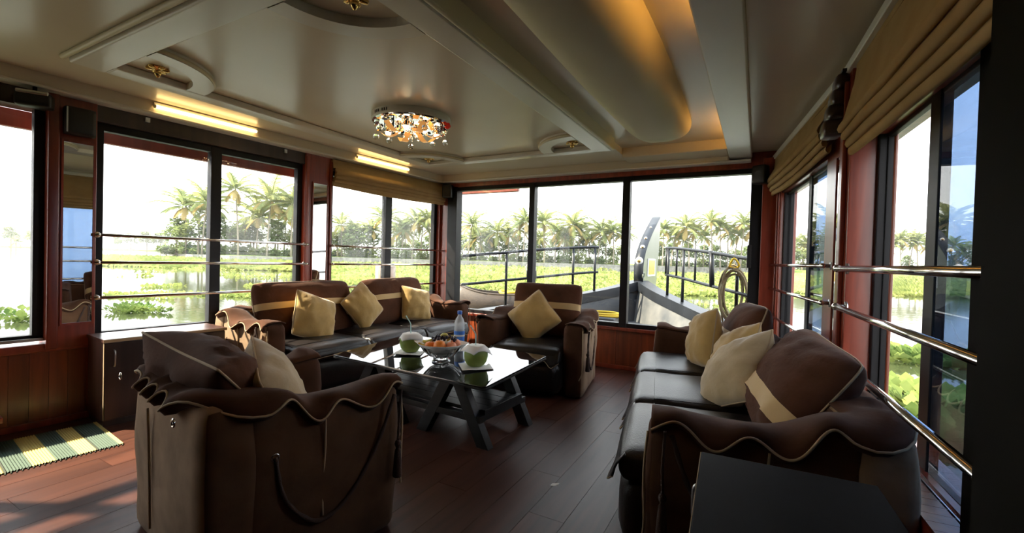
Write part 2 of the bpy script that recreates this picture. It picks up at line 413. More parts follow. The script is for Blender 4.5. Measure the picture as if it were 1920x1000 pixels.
def window(n, parent_loc, rz, u0, u1, z0, z1, mull, xg, label, blue=(), fw=.055, inside=1, open_first=False, fd=.035):
    """a sliding window in a wall frame; u runs back from the wall's front end"""
    w = empty('window_%d' % n, parent_loc, rz); structure(w, label, 'window')
    s = inside; b = lambda a, c, nm, m, bev=.004: MB().span(a, c).build(nm, m, w, bevel=bev)
    x0, x1 = xg-fd, xg+fd
    b((x0, -u1, z0), (x1, -u0, z0+fw*.8), 'bottom_frame', 'black_metal'); b((x0, -u1, z1-fw), (x1, -u0, z1), 'top_frame', 'black_metal')
    b((x0, -u0-fw, z0), (x1, -u0, z1), 'side_frame', 'black_metal'); b((x0, -u1, z0), (x1, -u1+fw, z1), 'side_frame', 'black_metal')
    b((x0+s*.04, -u1, z0-.0), (x0+s*.055, -u0, z0+.03), 'track', 'steel', .002); b((x0+s*.08, -u1, z0-.0), (x0+s*.09, -u0, z0+.022), 'track', 'steel', .002)
    for (m0, m1) in mull: b((x0-.005, -m1, z0), (x1+.005, -m0, z1), 'mullion', 'black_metal')
    edges = [u0] + [(a+c)/2 for a, c in mull] + [u1]
    for i in range(len(edges)-1):
        off = .012 if i % 2 else -.012
        if open_first and i == 0:                       # the first sash is slid open behind the second
            edges_i = (edges[1], edges[2]); off = -.012
            b((xg+off-.003, -edges_i[1]+.03, z0+.02), (xg+off+.003, -edges_i[0]-.03, z1-.02), 'pane', 'pane_blue', 0)
            continue
        b((xg+off-.003, -edges[i+1]+.02, z0+.02), (xg+off+.003, -edges[i]-.02, z1-.02), 'pane', 'pane_blue' if i in blue else 'pane', 0)
    return w
LW0 = ((-4.2, 5.4, 0), R(-4.0))
window(1, *LW0, 2.22, 3.93, .60, 2.27, [(3.03, 3.12)], -.06, 'large black-framed window left of the mirror pillar on the left wall')
window(2, *LW0, .06, 1.89, .60, 2.27, [(.94, 1.045)], -.06, 'black-framed window with the gold blind above the long sofa')
window(3, *LW0, 4.20, 6.75, .62, 2.40, [(5.45, 5.53)], -.06, 'dark-framed window at the far left beside the striped rug')

# front wall
WF = MB().span((-4.25, 5.42, 0), (.25, 5.54, .50)).build('wall_front', 'mahogany'); structure(WF, 'mahogany panelled front wall under the bow windows', 'wall')
_pm = MB().box((0, 0, .265), (.298, .018, .43)).mesh('panel', 'panel_wood', False)
for i in range(14): inst('panel', _pm, WF, (-4.05+.302*i, 5.413, 0))
for a, b, n, m in [((-4.25, 5.395, 0), (.25, 5.43, .05), 'skirting', 'mahogany'), ((-4.25, 5.36, .475), (.25, 5.54, .515), 'sill', 'mahogany'),
                   ((-4.25, 5.37, 2.335), (.25, 5.54, 2.60), 'header', 'mahogany'), ((-4.25, 5.38, .5), (-4.02, 5.54, 2.4), 'pillar', 'mahogany'),
                   ((.02, 5.30, 0), (.30, 5.54, 2.42), 'pillar', 'mahogany')]:
    MB().span(a, b).build(n, m, WF, bevel=.006)
MB().span((-4.2, 5.27, 2.40), (-.30, 5.42, 2.54)).build('cornice', 'cream', WF, bevel=.02)
MB().span((-4.2, 5.255, 2.392), (-.09, 5.42, 2.414)).build('cornice_strip', 'cream_trim', WF, bevel=.008)
def front_window():
    w = empty('window_4', (0, 0, 0)); structure(w, 'wide three-pane black-framed bow window across the front wall', 'window')
    b = lambda a, c, nm, m='black_metal', bev=.004: MB().span(a, c).build(nm, m, w, bevel=bev)
    b((-4.04, 5.40, .51), (.10, 5.50, .565), 'bottom_frame'); b((-4.04, 5.40, 2.285), (.10, 5.50, 2.345), 'top_frame')
    b((-4.05, 5.36, .5), (-3.885, 5.50, 2.34), 'side_frame'); b((-.085, 5.36, .5), (.05, 5.50, 2.34), 'side_frame')
    for x0, x1 in ((-2.715, -2.635), (-1.455, -1.365)): b((x0, 5.385, .52), (x1, 5.49, 2.33), 'mullion')
    for i, (x0, x1) in enumerate(((-3.9, -2.67), (-2.68, -1.41), (-1.42, -.08))):
        b((x0, 5.445+.012*(i % 2), .54), (x1, 5.451+.012*(i % 2), 2.31), 'pane', 'pane', 0)
    b((-.10, 5.335, 1.28), (-.06, 5.36, 1.52), 'latch', 'black_plastic')
front_window()

# right wall: front section then near section; local +x points outside
WR = MB().span((.0, -2.3, 0), (.12, .12, .50)).build('wall_right', 'mahogany'); WR.location = (.15, 5.4, 0); WR.rotation_euler = (0, 0, R(7.6))
structure(WR, 'mahogany right wall between the bow and the second pillar', 'wall')
def rw(a, b, name, m, par, bevel=.006): return MB().span(a, b).build(name, m, par, bevel=bevel)
for a, b, n, m in [((-.02, -2.3, .46), (.14, .1, .52), 'sill', 'mahogany'), ((0, -2.3, 2.02), (.14, .1, 2.42), 'header', 'mahogany'), ((0, -2.3, 2.42), (.14, .1, 2.6), 'header_top', 'cream'),
                   ((-.01, -.30, .5), (.13, .02, 2.42), 'pillar', 'mahogany'), ((-.022, -.16, .5), (-.01, -.13, 2.42), 'pillar_bead', 'mahogany'), ((-.022, -.29, .5), (-.01, -.27, 2.42), 'pillar_bead', 'mahogany'),
                   ((0, -2.3, .5), (.13, -1.79, 2.42), 'pillar', 'mahogany'), ((.02, -.34, .5), (.10, -.29, 2.1), 'jamb', 'black_metal'), ((-.05, -2.28, 2.40), (.02, .05, 2.45), 'cornice', 'cream_trim')]:
    rw(a, b, n, m, WR)
WN = MB().span((.10, -4.6, 0), (.22, .1, .50)).build('wall_right_near', 'mahogany'); WN.location = (.45, 3.15, 0); WN.rotation_euler = (0, 0, R(3.09))
structure(WN, 'mahogany right wall nearest the camera with deep sliding window', 'wall')
for a, b, n, m in [((-.02, -4.6, .42), (.22, -.0, .49), 'sill', 'mahogany'), ((.03, -4.6, 2.02), (.22, .1, 2.42), 'header', 'mahogany'), ((.03, -4.6, 2.42), (.22, .1, 2.6), 'header_top', 'cream'),
                   ((-.03, -.10, 0), (.10, .10, 2.42), 'pillar', 'mahogany'), ((.09, -.13, .5), (.152, .10, 2.42), 'outer_post', 'black_metal'), ((.150, -.145, .5), (.168, -.128, 2.1), 'jamb', 'panel_wood'),
                   ((.03, -4.6, .48), (.22, -1.34, 2.05), 'blank_panel', 'shade_black'), ((-.10, -4.6, .0), (.05, -1.74, 2.40), 'shade_panel', 'shade_black'), ((-.05, -4.6, 2.40), (.04, .05, 2.45), 'cornice', 'cream_trim'),  # black panels added to cut the window light and darken this edge
                   ((-.055, -.05, .02), (-.03, .02, 2.35), 'pillar_bead', 'mahogany')]:
    rw(a, b, n, m, WN)
for i in range(30): inst('sill_board', MB().box((0, 0, .004), (.10, .058, .012)).mesh('sill_board', 'panel_wood', False) if i == 0 else bpy.data.meshes['sill_board'], WN, (.03, -.5-.06*i, .49))
window(5, (.15, 5.4, 0), R(7.6), .30, 1.84, .50, 2.04, [(1.14, 1.23)], .06, 'narrow black-framed window beside the front right pillar', blue=(1,), inside=-1, open_first=True, fd=.015, fw=.04)
window(6, (.45, 3.15, 0), R(3.09), .10, 1.36, .47, 2.04, [(.70, .80)], .14, 'tall sliding window at the right with a blue-tinted pane', blue=(1,), inside=-1, fw=.04, open_first=True, fd=.015)

# wall behind the camera
WB = MB().span((-4.8, -1.5, 0), (.9, -1.38, 2.6)).build('wall_back', 'shade_black'); structure(WB, 'dark wood wall closing the rear of the lounge', 'wall')

# ------------------------------------------------------------------ mirrors on the pillars
def mirror_strip(label, loc, rz, d, s):
    t = empty('mirror_strip', loc, rz); tag(t, label, 'mirror')
    h = s
    MB().span((0, -h, 0), (d*.006, h, 1)).build('glass', 'mirror', t)
    for a, b in (((0, -h-.012, -.012), (d*.012, -h, 1.012)), ((0, h, -.012), (d*.012, h+.012, 1.012)), ((0, -h, 1), (d*.012, h, 1.012)), ((0, -h, -.012), (d*.012, h, 0))):
        MB().span(a, b).build('edge', 'mahogany', t)
    return t
def on_left(u, x, z): 
    a = R(-4.0); return (-4.2 + x*math.cos(a) + u*math.sin(a), 5.4 + x*math.sin(a) - u*math.cos(a), z)
def on_right(u, x, z, near=False):
    a = R(3.09) if near else R(7.6); o = (.45, 3.15) if near else (.15, 5.4)
    return (o[0] + x*math.cos(a) + u*math.sin(a), o[1] + x*math.sin(a) - u*math.cos(a), z)
t = mirror_strip('tall narrow mirror on the pillar between the two left windows', on_left(2.045, .036, .80), R(-4.0), 1, .085); t.scale = (1, 1, 1.28)
t = mirror_strip('tall narrow mirror on the pillar at far left, above the rug corner', on_left(4.035, .036, .74), R(-4.0), 1, .082); t.scale = (1, 1, 1.33)
t = mirror_strip('slim mirror on the right pillar behind the sofa', on_right(2.12, -.001, .72), R(7.6), -1, .085); t.scale = (1, 1, 1.26)

# ------------------------------------------------------------------ chrome hand rails
def rail(label, A, B, nrm, r=.014, grp=None, brackets=(0, 1)):
    t = empty('hand_rail', A); tag(t, label, 'rail', grp)
    A = Vector(A); B = Vector(B); d = B-A; n = Vector(nrm)
    MB().tube([(0, 0, 0), d*.5, d], r, 12).build('tube', 'chrome', t, smooth=True)
    for k in brackets:
        p = d*(.012 + .976*k)
        m = MB(); m.tube([p, p+n*.05], r*.9, 10); m.tube([p+n*.04, p+n*.05], r*1.9, 12); m.build('bracket', 'steel', t, smooth=True)
        MB().ball(tuple(p), r*1.35, 10).build('socket', 'chrome', t, smooth=True)
nl = Vector(on_left(0, -1, 0))-Vector(on_left(0, 0, 0))
for z, w in ((1.40, 'top'), (1.19, 'middle'), (.92, 'bottom')):
    rail('%s chrome rail across the large left window' % w, on_left(3.95, .085, z), on_left(2.20, .085, z), nl, .012)
    rail('%s chrome rail across the window behind the long sofa' % w, on_left(1.92, .085, z), on_left(-.01, .085, z), nl, .012)
n1 = Vector(on_right(0, 1, 0))-Vector(on_right(0, 0, 0)); n2 = Vector(on_right(0, 1, 0, True))-Vector(on_right(0, 0, 0, True))
for z1, z2, w in ((1.315, 1.30, 'top'), (1.08, 1.09, 'middle'), (.815, .82, 'bottom')):
    rail('%s chrome rail on the short window beside the front right pillar' % w, on_right(.02, -.05, z1), on_right(2.0, -.05, z1), n1, .013)
    rail('%s chrome rail nearest the camera on the right window' % w, on_right(.10, -.07, z2, True), on_right(1.76, -.07, z2, True), n2, .016, brackets=(0,))

# ------------------------------------------------------------------ roman blinds
def blind(label, O, ax, nrm, L, ztop, zbot, seed):
    t = empty('roman_blind', O); tag(t, label, 'blind')
    ax = Vector(ax).normalized(); n = Vector(nrm).normalized(); zb = Vector((0, 0, 1))
    def strip(prof, name, m='blind_fabric', wav=.006):
        P = []
        for i in range(25):
            s = i/24; w = nz3(s*5, seed, prof[0][1]*9)*wav; sag = -.02*math.sin(PI*s)*(1 if prof[0][1] < ztop-.2 else .1)
            P.append([ax*(L*s) + n*(x+w) + zb*(z+sag*(1 if z < ztop-.1 else 0)) for x, z in prof])
        return MB().grid(P).build(name, m, t, smooth=True)
    h = zbot + .125
    strip([(.0, ztop), (.014, ztop-.005), (.022, ztop-.03), (.030, ztop-.1), (.070, h+.06), (.092, h+.025), (.098, h+.004), (.090, h-.014), (.076, h-.016), (.066, h+.004), (.062, h+.05)], 'drop_panel')
    for k in range(3):
        zc = zbot + .085 - .042*k; xo = .076 - .020*k
        strip([(xo-.012, zc+.06), (xo, zc+.045), (xo+.010, zc+.018), (xo+.012, zc+.002), (xo+.004, zc-.014), (xo-.010, zc-.016), (xo-.018, zc-.002), (xo-.020, zc+.04)], 'fold', wav=.012)
    MB().add([tuple(p) for s in (0, L) for p in [ax*s + n*x + zb*z for x, z in ((-.005, ztop-.03), (.024, ztop-.03), (.024, ztop), (-.005, ztop))]],
             [(0, 1, 2, 3), (7, 6, 5, 4), (0, 4, 5, 1), (1, 5, 6, 2), (2, 6, 7, 3), (3, 7, 4, 0)]).build('head_rail', 'blind_fabric', t)
    return t
O = on_left(1.91, .045, 0); blind('gold roman blind over the window behind the long sofa', O, Vector(on_left(0, 0, 0))-Vector(on_left(1, 0, 0)), -nl, 1.88, 2.385, 2.095, 1)
O = on_right(.03, -.015, 0); blind('beige roman blind over the short front right window', O, Vector(on_right(1, 0, 0))-Vector(on_right(0, 0, 0)), -n1, 1.96, 2.40, 2.04, 2)
O = on_right(.14, .0, 0, True); blind('large beige roman blind nearest the camera at upper right', O, Vector(on_right(1, 0, 0, True))-Vector(on_right(0, 0, 0, True)), -n2, 2.4, 2.40, 1.93, 3)
# dark scroll bracket on the right pillar
t = empty('scroll_bracket', on_right(.0, -.04, 2.02, True), R(3.09)); tag(t, 'dark carved scroll bracket on top of the right pillar', 'bracket')
for k in range(4):
    MB().soft((-.02-.012*k, .03, .34-.085*k), (.035+.006*k, .075, .05), .03, 5).build('leaf_carving', 'dark_wood', t, smooth=True)
MB().span((-.03, -.06, .385), (.02, .12, .40)).build('cap', 'dark_wood', t)
# ================================================================== SEATING
def rope(m, pts, r=.008, n=6, twist=True):
    P = smooth_path(pts, 8); m.tube(P, [r*(1+.18*math.sin(i*2.1)) for i in range(len(P))], n); return m
def tassel(parent, p):
    m = MB(); m.lathe([(.004, .02), (.013, .012), (.016, 0), (.012, -.012), (.008, -.02), (.014, -.03), (.016, -.05), (.022, -.15), (.020, -.155), (.002, -.155)], 12, p)
    m.build('tassel', 'cord_brown', parent, smooth=True)
def ruffle(path, H, period, seed, xarm, rise, out=.128):
    """rolled, gathered lip of the slip cover: list of (point, outward normal)"""
    rows = [(-.05, .000, 0), (-.025, .016, .0), (.02, .024, .25), (.055, .022, .5), (.08, .006, .8), (.088, -.016, 1), (.078, -.034, 1), (.06, -.040, .8)]
    P = []; edge = []; s = 0; ph = seed; prev = None
    for p, n in path:
        arm = abs(n.x); per = period*(1-arm)+.25*arm
        if prev is not None: s += (p-prev).length; ph += 2*PI*(p-prev).length/per*(1+.5*nz3(s*3.1, seed, 0))
        prev = p
        wo = math.sin(ph)*(1-.25*arm); wz = math.cos(ph+.9)*(.8+.25*arm)
        row = []
        for o, z, k in rows:
            q = p + n*(o*out/.085 + k*.022*wo) + Vector((0, 0, H + rise(p.y) + z + k*.030*wz)); row.append(q)
        P.append(row); edge.append(row[5] + n*.006)
    return P, edge
def usample(W, D, ta, step=.012):
    """centre line of the U-shaped cover top: right arm front -> back -> left arm front"""
    x = W/2-ta*.55; yb = -D/2+ta*.5; rc = .10
    key = [(x, D/2-.01), (x, yb+rc)]
    arc = [(x-rc+rc*math.cos(a), yb+rc-rc*math.sin(a)) for a in lin(0, PI/2, 9)]
    pts = [Vector((x, y, 0)) for y in lin(D/2-.01, yb+rc, int((D-rc)/step))] + [Vector((a, b, 0)) for a, b in arc[1:]]
    mir = [Vector((-p.x, p.y, 0)) for p in reversed(pts)]
    pts += [Vector((a, yb, 0)) for a in lin(x-rc, -x+rc, int((2*x-2*rc)/step))[1:-1]] + mir
    out = []
    for i, p in enumerate(pts):
        a = pts[max(0, i-1)]; b = pts[min(len(pts)-1, i+1)]; t = (b-a).normalized()
        out.append((p, Vector((-t.y, t.x, 0))))
    return out
def sofa(name, label, cat, W, nseat, loc, rz, seed, D=.86, ta=.19, H=.70, period=.16, side='suede_taupe', end='suede_taupe'):
    t = empty(name, loc, rz); tag(t, label, cat)
    # arms: outer side taupe or its shaded copy, inner side dark brown
    def pinch(o):                                   # sack-like: tucked in above, swelling near the floor
        z = (o.z + H/2)/H; k = .018*math.sin(2*PI*(z+.12)); return Vector((o.x*(1-k*.6), o.y*(1-k), o.z))
    def rise(y): t_ = max(0, min(1, (.02-y)/(.02+D/2-ta))); return .055*t_*t_*(3-2*t_) - .022*max(0, 1-((y-.08)/.26)**2)
    def pinch_arm(o):
        q = pinch(o); q.z += rise(o.y+(ta-.05)/2)*max(0, min(1, (o.z+H/2)/H)); return q
    def pinch_back(o):
        q = pinch(o); q.z += .055*max(0, min(1, (o.z+H/2)/H)); return q
    for sg in (1, -1):
        m = MB(); m.soft((sg*(W/2-ta/2), (ta-.05)/2, H/2), (ta/2, (D-ta+.05)/2, H/2), .055, 12, (.012, .012, 0), .012, seed+sg, 5, pinch_arm, matfn=lambda ax, s_: 0 if (ax == 0 and s_ == sg) or (ax == 1 and s_ < 0) else 1)
        m.build('arm', [side, 'suede_brown'], t, smooth=True)
    m = MB(); m.soft((0, -D/2+ta/2, H/2), (W/2+.006, ta/2, H/2), .055, 14, (0, .02, 0), .012, seed+5, 5, pinch_back, matfn=lambda ax, s_: 1 if (ax == 1 and s_ > 0) else (2 if ax == 0 else 0))
    m.build('back_panel', ['suede_taupe', 'suede_brown', end], t, smooth=True)
    P, edge = ruffle(usample(W, D, ta), H-.005, period, seed, W/2-ta, rise)
    fl = MB().grid(P).build('gathered_lip', 'suede_brown', t, smooth=True, solid=.010)
    MB().tube(edge, .0048, 6).build('piping', 'piping', fl, smooth=True)
    # leather base and seats
    wi = W-2*ta
    MB().soft((0, .115, .195), (wi/2-.002, D/2+.005, .165), .10, 14, (0, .03, 0), .006, seed+8, 4).build('seat_base', 'leather', t, smooth=True)
    w = wi/nseat; yf = D/2+.125; yb = -D/2+ta-.02
    for i in range(nseat):
        x = -wi/2+w*(i+.5)
        c = MB().soft((x, (yf+yb)/2, .405), (w/2-.004, (yf-yb)/2, .070), .05, 12, (0, .012, .030), .006, seed+20+i, 5).build('seat_cushion', 'leather', t, smooth=True)
        # stitched seam line on the cushion top
        hw, y0, y1 = w/2-.055, yb+.16, yf-.14
        loop = [(x-hw, y0, 0), (x-hw, y1-.05, 0), (x-hw+.05, y1, 0), (x+hw-.05, y1, 0), (x+hw, y1-.05, 0), (x+hw, y0, 0)]
        sm = smooth_path(loop, 6); bz = lambda p: .4745 + .030*(1-((p.x-x)/(w/2))**2)*(1-((p.y-(yf+yb)/2)/((yf-yb)/2))**2)
        MB().tube([Vector((p.x, p.y, bz(p)+.001)) for p in sm], .0022, 5).build('seam', 'leather', c, smooth=True)
        # front flap with tongues and tan piping
        rows = []; ed = []
        for k in range(33):
            u = -1+2*k/32; xx = x+u*(w/2-.006)
            tong = math.exp(-((abs(u)-.80)/.13)**2); L = .095 + .055*tong - .018*(1-abs(u))
            fl_ = .012+.030*tong; col = []
            for j in range(6):
                v = j/5
                col.append((xx, yf-.028+.036*math.sin(min(1, v*1.6)*PI/2)+fl_*v*v, .462-L*v))
            rows.append(col); ed.append(Vector(col[-1]))
        f = MB().grid(rows).build('seat_flap', 'leather', t, smooth=True, solid=.008)
        MB().tube(ed, .0045, 6).build('piping', 'piping', f, smooth=True)
    # seams, cords and tassels on the outer sides
    for sg in (1, -1):
        xo = sg*(W/2+.006)
        MB().tube(smooth_path([(xo+sg*.012, .02, H-.06), (xo+sg*.006, .025, .5), (xo, .02, .33), (xo+sg*.006, .02, .22)], 6), .005, 6).build('side_seam', 'piping', t, smooth=True)
        MB().tube(smooth_path([(sg*(W/2-.01), D/2+.002, H-.05), (sg*(W/2-.006), D/2+.012, .5), (sg*(W/2-.004), D/2+.006, .28), (sg*(W/2-.03), D/2+.03, .19)], 6), .005, 6).build('front_seam', 'piping', t, smooth=True)
        m = MB(); rope(m, [(xo, -.17, .52), (xo+sg*.012, -.13, .34), (xo+sg*.014, .0, .21), (xo+sg*.014, .14, .27), (xo+sg*.014, .27, .45), (xo+sg*.03, .345, H-.04)], .009); m.build('cord', 'cord_brown', t, smooth=True)
        m = MB(); rope(m, [(xo+sg*.045, .37, H-.02), (xo+sg*.03, .375, .55), (xo+sg*.028, .372, .44)], .006); m.build('cord', 'cord_brown', t, smooth=True)
        tassel(t, (xo+sg*.028, .372, .42))
        m = MB(); m.tube([(xo, -.17+.014*math.cos(a), .52+.014*math.sin(a)) for a in lin(0, 2*PI, 13)[:-1]], .004, 6, closed=True); m.build('eyelet', 'chrome', t, smooth=True)
        m = MB(); m.tube([(sg*(W/2-.05)+.013*math.cos(a), -D/2-.068, H+.02+.013*math.sin(a)) for a in lin(0, 2*PI, 13)[:-1]], .004, 6, closed=True); m.build('eyelet', 'chrome', t, smooth=True)
    for k in range(max(1, nseat)):
        xb = -W/2+W*(k+.5)/max(1, nseat)-.10
        MB().tube(smooth_path([(xb, -D/2-.032, H-.06), (xb-.004, -D/2-.026, .5), (xb, -D/2-.022, .3), (xb+.003, -D/2-.02, .13)], 6), .005, 6).build('back_seam', 'piping', t, smooth=True)
    return t

def pillow_points(w, h, th, n, e, pinch, seed, wr):
    S = {}
    for side in (1, -1):
        G = []
        for i in range(n+1):
            u = math.sin(PI/2*(-1+2*i/n)) if e > .3 else -1+2*i/n
            row = []
            for j in range(n+1):
                v = math.sin(PI/2*(-1+2*j/n)) if e > .3 else -1+2*j/n
                x = w/2*u*(1-pinch*(1-v*v)*u*u); z = h/2*v*(1-pinch*(1-u*u)*v*v)
                cr = 1-.085*(u*v)**4; x *= cr; z *= cr
                k = max(0, (1-u*u)*(1-v*v)); y = side*th/2*(k**e)
                if wr:
                    a = nz3(u*2.2+seed, v*2.2, side+seed*.3)*.6 + nz3(u*5+seed, v*5, side*2)*.3
                    rad = math.sin(math.atan2(v, u)*9+seed)*.5*(max(abs(u), abs(v))**2)
                    fo = (1-abs(nz3((u+v)*3.3+seed, (u-v)*1.3, seed+side)))**6
                    y += side*wr*(a+rad+.55*fo)*min(1, k*4)
                row.append(Vector((x, y, z)))
            G.append(row)
        S[side] = G
    return S
def pillow(name, label, w, h, th, loc, face, tilt=0, roll=0, m='velvet_gold', stripe=None, pinch=.09, e=.52, seed=1, wr=.021, cat='cushion', pip='piping', n=22, bend=0):
    t = empty(name, loc); tag(t, label, cat)
    t.matrix_world = Matrix.Translation(loc) @ Matrix.Rotation(face, 4, 'Z') @ Matrix.Rotation(tilt, 4, 'X') @ Matrix.Rotation(roll, 4, 'Y')
    S = pillow_points(w, h, th, n, e, pinch, seed, wr)
    def bd(p): return Vector((p.x, p.y - bend*(2*p.x/w)**2*.1, p.z)) if bend else p
    A = MB(); B = MB()
    for side in (1, -1):
        G = S[side]; vs = [tuple(bd(p)) for r_ in G for p in r_]; fa = []; fb = []
        for i in range(n):
            for j in range(n):
                f = (i*(n+1)+j, (i+1)*(n+1)+j, (i+1)*(n+1)+j+1, i*(n+1)+j+1)
                if side > 0: f = f[::-1]
                v = (G[i][j].z + G[i][j+1].z)/h
                (fb if stripe and stripe[0] <= v <= stripe[1] else fa).append(f)
        A.add(vs, fa)
        if fb: B.add(vs, fb)
    def clean(mb):
        used = sorted({i for f in mb.f for i in f}); mp = {o: k for k, o in enumerate(used)}
        mb.v = [mb.v[i] for i in used]; mb.f = [tuple(mp[i] for i in f) for f in mb.f]; return mb
    clean(A).build('cover', m, t, smooth=True)
    if B.f: clean(B).build('stripe', 'stripe_cream', t, smooth=True)
    G = S[1]
    edge = [bd(G[i][0]) for i in range(n)] + [bd(G[n][j]) for j in range(n)] + [bd(G[i][n]) for i in range(n, 0, -1)] + [bd(G[0][j]) for j in range(n, 0, -1)]
    MB().tube(edge, .0055, 6, closed=True).build('piping', pip, t, smooth=True)
    return t

LS = sofa('sofa', 'long brown three-seat sofa with black leather seats under the left windows', 'sofa', 2.78, 3, (-3.90, 3.68, 0), R(-93), 3)
FC = sofa('armchair', 'brown armchair with black leather seat below the bow windows', 'armchair', 1.08, 1, (-2.00, 4.30, 0), R(190), 11)
NC = sofa('armchair', 'taupe suede armchair in the left foreground seen from behind', 'armchair', 0.94, 1, (-2.02, 1.32, 0), R(-11), 17, period=.135, D=.82, side='suede_taupe_shade', end='suede_taupe_shade')  # outer sides and back ends use the shaded taupe copy
RS = sofa('sofa', 'brown three-seat sofa with black leather seats along the right wall', 'sofa', 2.80, 3, (-.175, 3.22, 0), R(100.3), 23, side='suede_taupe_shade')  # outer sides use the shaded taupe copy, back ends the lit one
def loc_in(center, rz, p):
    c, s = math.cos(rz), math.sin(rz); return (center[0]+c*p[0]-s*p[1], center[1]+s*p[0]+c*p[1], p[2])
LSf = lambda p: loc_in((-3.90, 3.68), R(-93), p); FCf = lambda p: loc_in((-2.00, 4.30), R(190), p)
NCf = lambda p: loc_in((-2.02, 1.32), R(-11), p); RSf = lambda p: loc_in((-.175, 3.22), R(100.3), p)
# big back cushions
ST = (-.02, .26)
pillow('back_cushion', 'wide brown back cushion with cream stripe at the left end of the long sofa', 1.12, .58, .27, LSf((.62, -.17, .735)), R(-93), R(17), 0, 'cushion_brown', ST, .03, .36, 31, .014, n=28)
pillow('back_cushion', 'wide brown back cushion with cream stripe at the right end of the long sofa', 1.00, .58, .27, LSf((-.60, -.17, .745)), R(-93), R(17), R(1), 'cushion_brown', ST, .03, .36, 32, .014, n=28)
pillow('back_cushion', 'brown back cushion with cream stripe on the front armchair', .78, .60, .24, FCf((-.03, -.15, .765)), R(190), R(15), 0, 'cushion_brown', ST, .05, .36, 33, .014, n=28)
pillow('back_cushion', 'slumped brown cushion lying over the back of the foreground armchair', .84, .56, .30, NCf((-.04, -.20, .70)), R(-9), R(42), R(5), 'cushion_brown', (-.75, -.50), .15, .50, 34, .040, n=30)
pillow('back_cushion', 'brown cushion with cream stripe at the far end of the right sofa', .84, .54, .27, RSf((.70, -.22, .755)), R(100), R(20), R(2), 'cushion_brown', (-.30, -.02), .05, .38, 35, .016, n=28)
pillow('back_cushion', 'large dark brown cushion with cream stripe at the near end of the right sofa', .86, .56, .30, RSf((-.66, -.24, .715)), R(100), R(34), R(-3), 'cushion_brown', (-.55, -.25), .05, .40, 36, .024, n=28)
# scatter cushions
pillow('scatter_cushion', 'gold velvet cushion leftmost on the long sofa', .49, .49, .21, LSf((.72, .11, .67)), R(-86), R(20), R(-22), seed=41)
pillow('scatter_cushion', 'gold velvet cushion standing on its corner in the middle of the long sofa', .46, .46, .20, LSf((.04, .0, .72)), R(-90), R(20), R(34), seed=42)
pillow('scatter_cushion', 'gold velvet cushion beside the right arm of the long sofa', .46, .46, .21, LSf((-.78, .03, .69)), R(-100), R(20), R(-12), seed=43)
pillow('scatter_cushion', 'gold quilted cushion standing on its corner on the front armchair', .46, .46, .21, FCf((.05, .06, .70)), R(186), R(18), R(42), seed=44)
pillow('scatter_cushion', 'beige cushion squeezed beside the slumped cushion on the foreground armchair', .52, .46, .21, NCf((.13, -.02, .66)), R(-34), R(26), R(14), 'velvet_pale', seed=45)
pillow('scatter_cushion', 'gold cushion seen edge-on at the far end of the right sofa', .48, .48, .21, RSf((.72, .06, .70)), R(112), R(10), R(14), seed=46)
pillow('scatter_cushion', 'pale gold cushion half hidden in the middle of the right sofa', .48, .46, .20, RSf((.02, -.06, .69)), R(112), R(24), R(24), 'velvet_gold', seed=47)
pillow('scatter_cushion', 'pale beige velvet cushion leaning in front on the right sofa', .60, .46, .22, RSf((-.27, -.03, .665)), R(112), R(26), R(28), 'velvet_pale', seed=48)

# ================================================================== COFFEE TABLE
TB = empty('coffee_table', (-2.27, 2.93, 0), R(-3.5)); tag(TB, 'low black coffee table with mirror-like glass top and crossed legs', 'table')
m = MB(); tw, td = 1.56, .87; TILT = Matrix.Translation((0, 0, .487)) @ Matrix.Rotation(R(4.0), 4, 'X')
def tilted(o): o.matrix_local = TILT; return o
def chamf(w, d, c): return [(-w/2+c, -d/2), (w/2-c, -d/2), (w/2, -d/2+c), (w/2, d/2-c), (w/2-c, d/2), (-w/2+c, d/2), (-w/2, d/2-c), (-w/2, -d/2+c)]
tilted(m.prism(chamf(tw, td, .02), 2, -.016, .0).build('table_top', 'black_wood', TB, bevel=.003))
tilted(MB().prism(chamf(tw-.004, td-.004, .02), 2, .0005, .012).build('glass_top', 'black_glass', TB, bevel=.002))
for sx in (-1, 1):
    for sy in (-1, 1):
        for e in (-1, 1):
            a = Vector((sx*.40+e*.035, sy*.275, .42)); b = Vector((sx*.40+e*.285, sy*.275, 0))
            d = .05; q = .034; zt = .468+sy*.275*.0699
            vs = [(a.x-d, a.y-q, zt), (a.x+d, a.y-q, zt), (a.x+d, a.y+q, zt), (a.x-d, a.y+q, zt), (b.x-d, b.y-q, 0), (b.x+d, b.y-q, 0), (b.x+d, b.y+q, 0), (b.x-d, b.y+q, 0)]
            MB().add(vs, [(3, 2, 1, 0), (4, 5, 6, 7), (0, 1, 5, 4), (1, 2, 6, 5), (2, 3, 7, 6), (3, 0, 4, 7)]).build('leg', 'black_wood', TB, bevel=.004)
for i in range(4):
    MB().span((-.62, -.23+.116*i, .205), (.62, -.117+.116*i, .232)).build('shelf_board', 'black_wood', TB, bevel=.003)
for sy in (-1, 1): MB().span((-.66, sy*.275-.03, .165), (.66, sy*.275+.03, .21)).build('shelf_rail', 'black_wood', TB, bevel=.003)
for sx in (-1, 1): MB().span((sx*.64-.02, -.25, .17), (sx*.64+.02, .25, .245)).build('end_rail', 'black_wood', TB, bevel=.003)

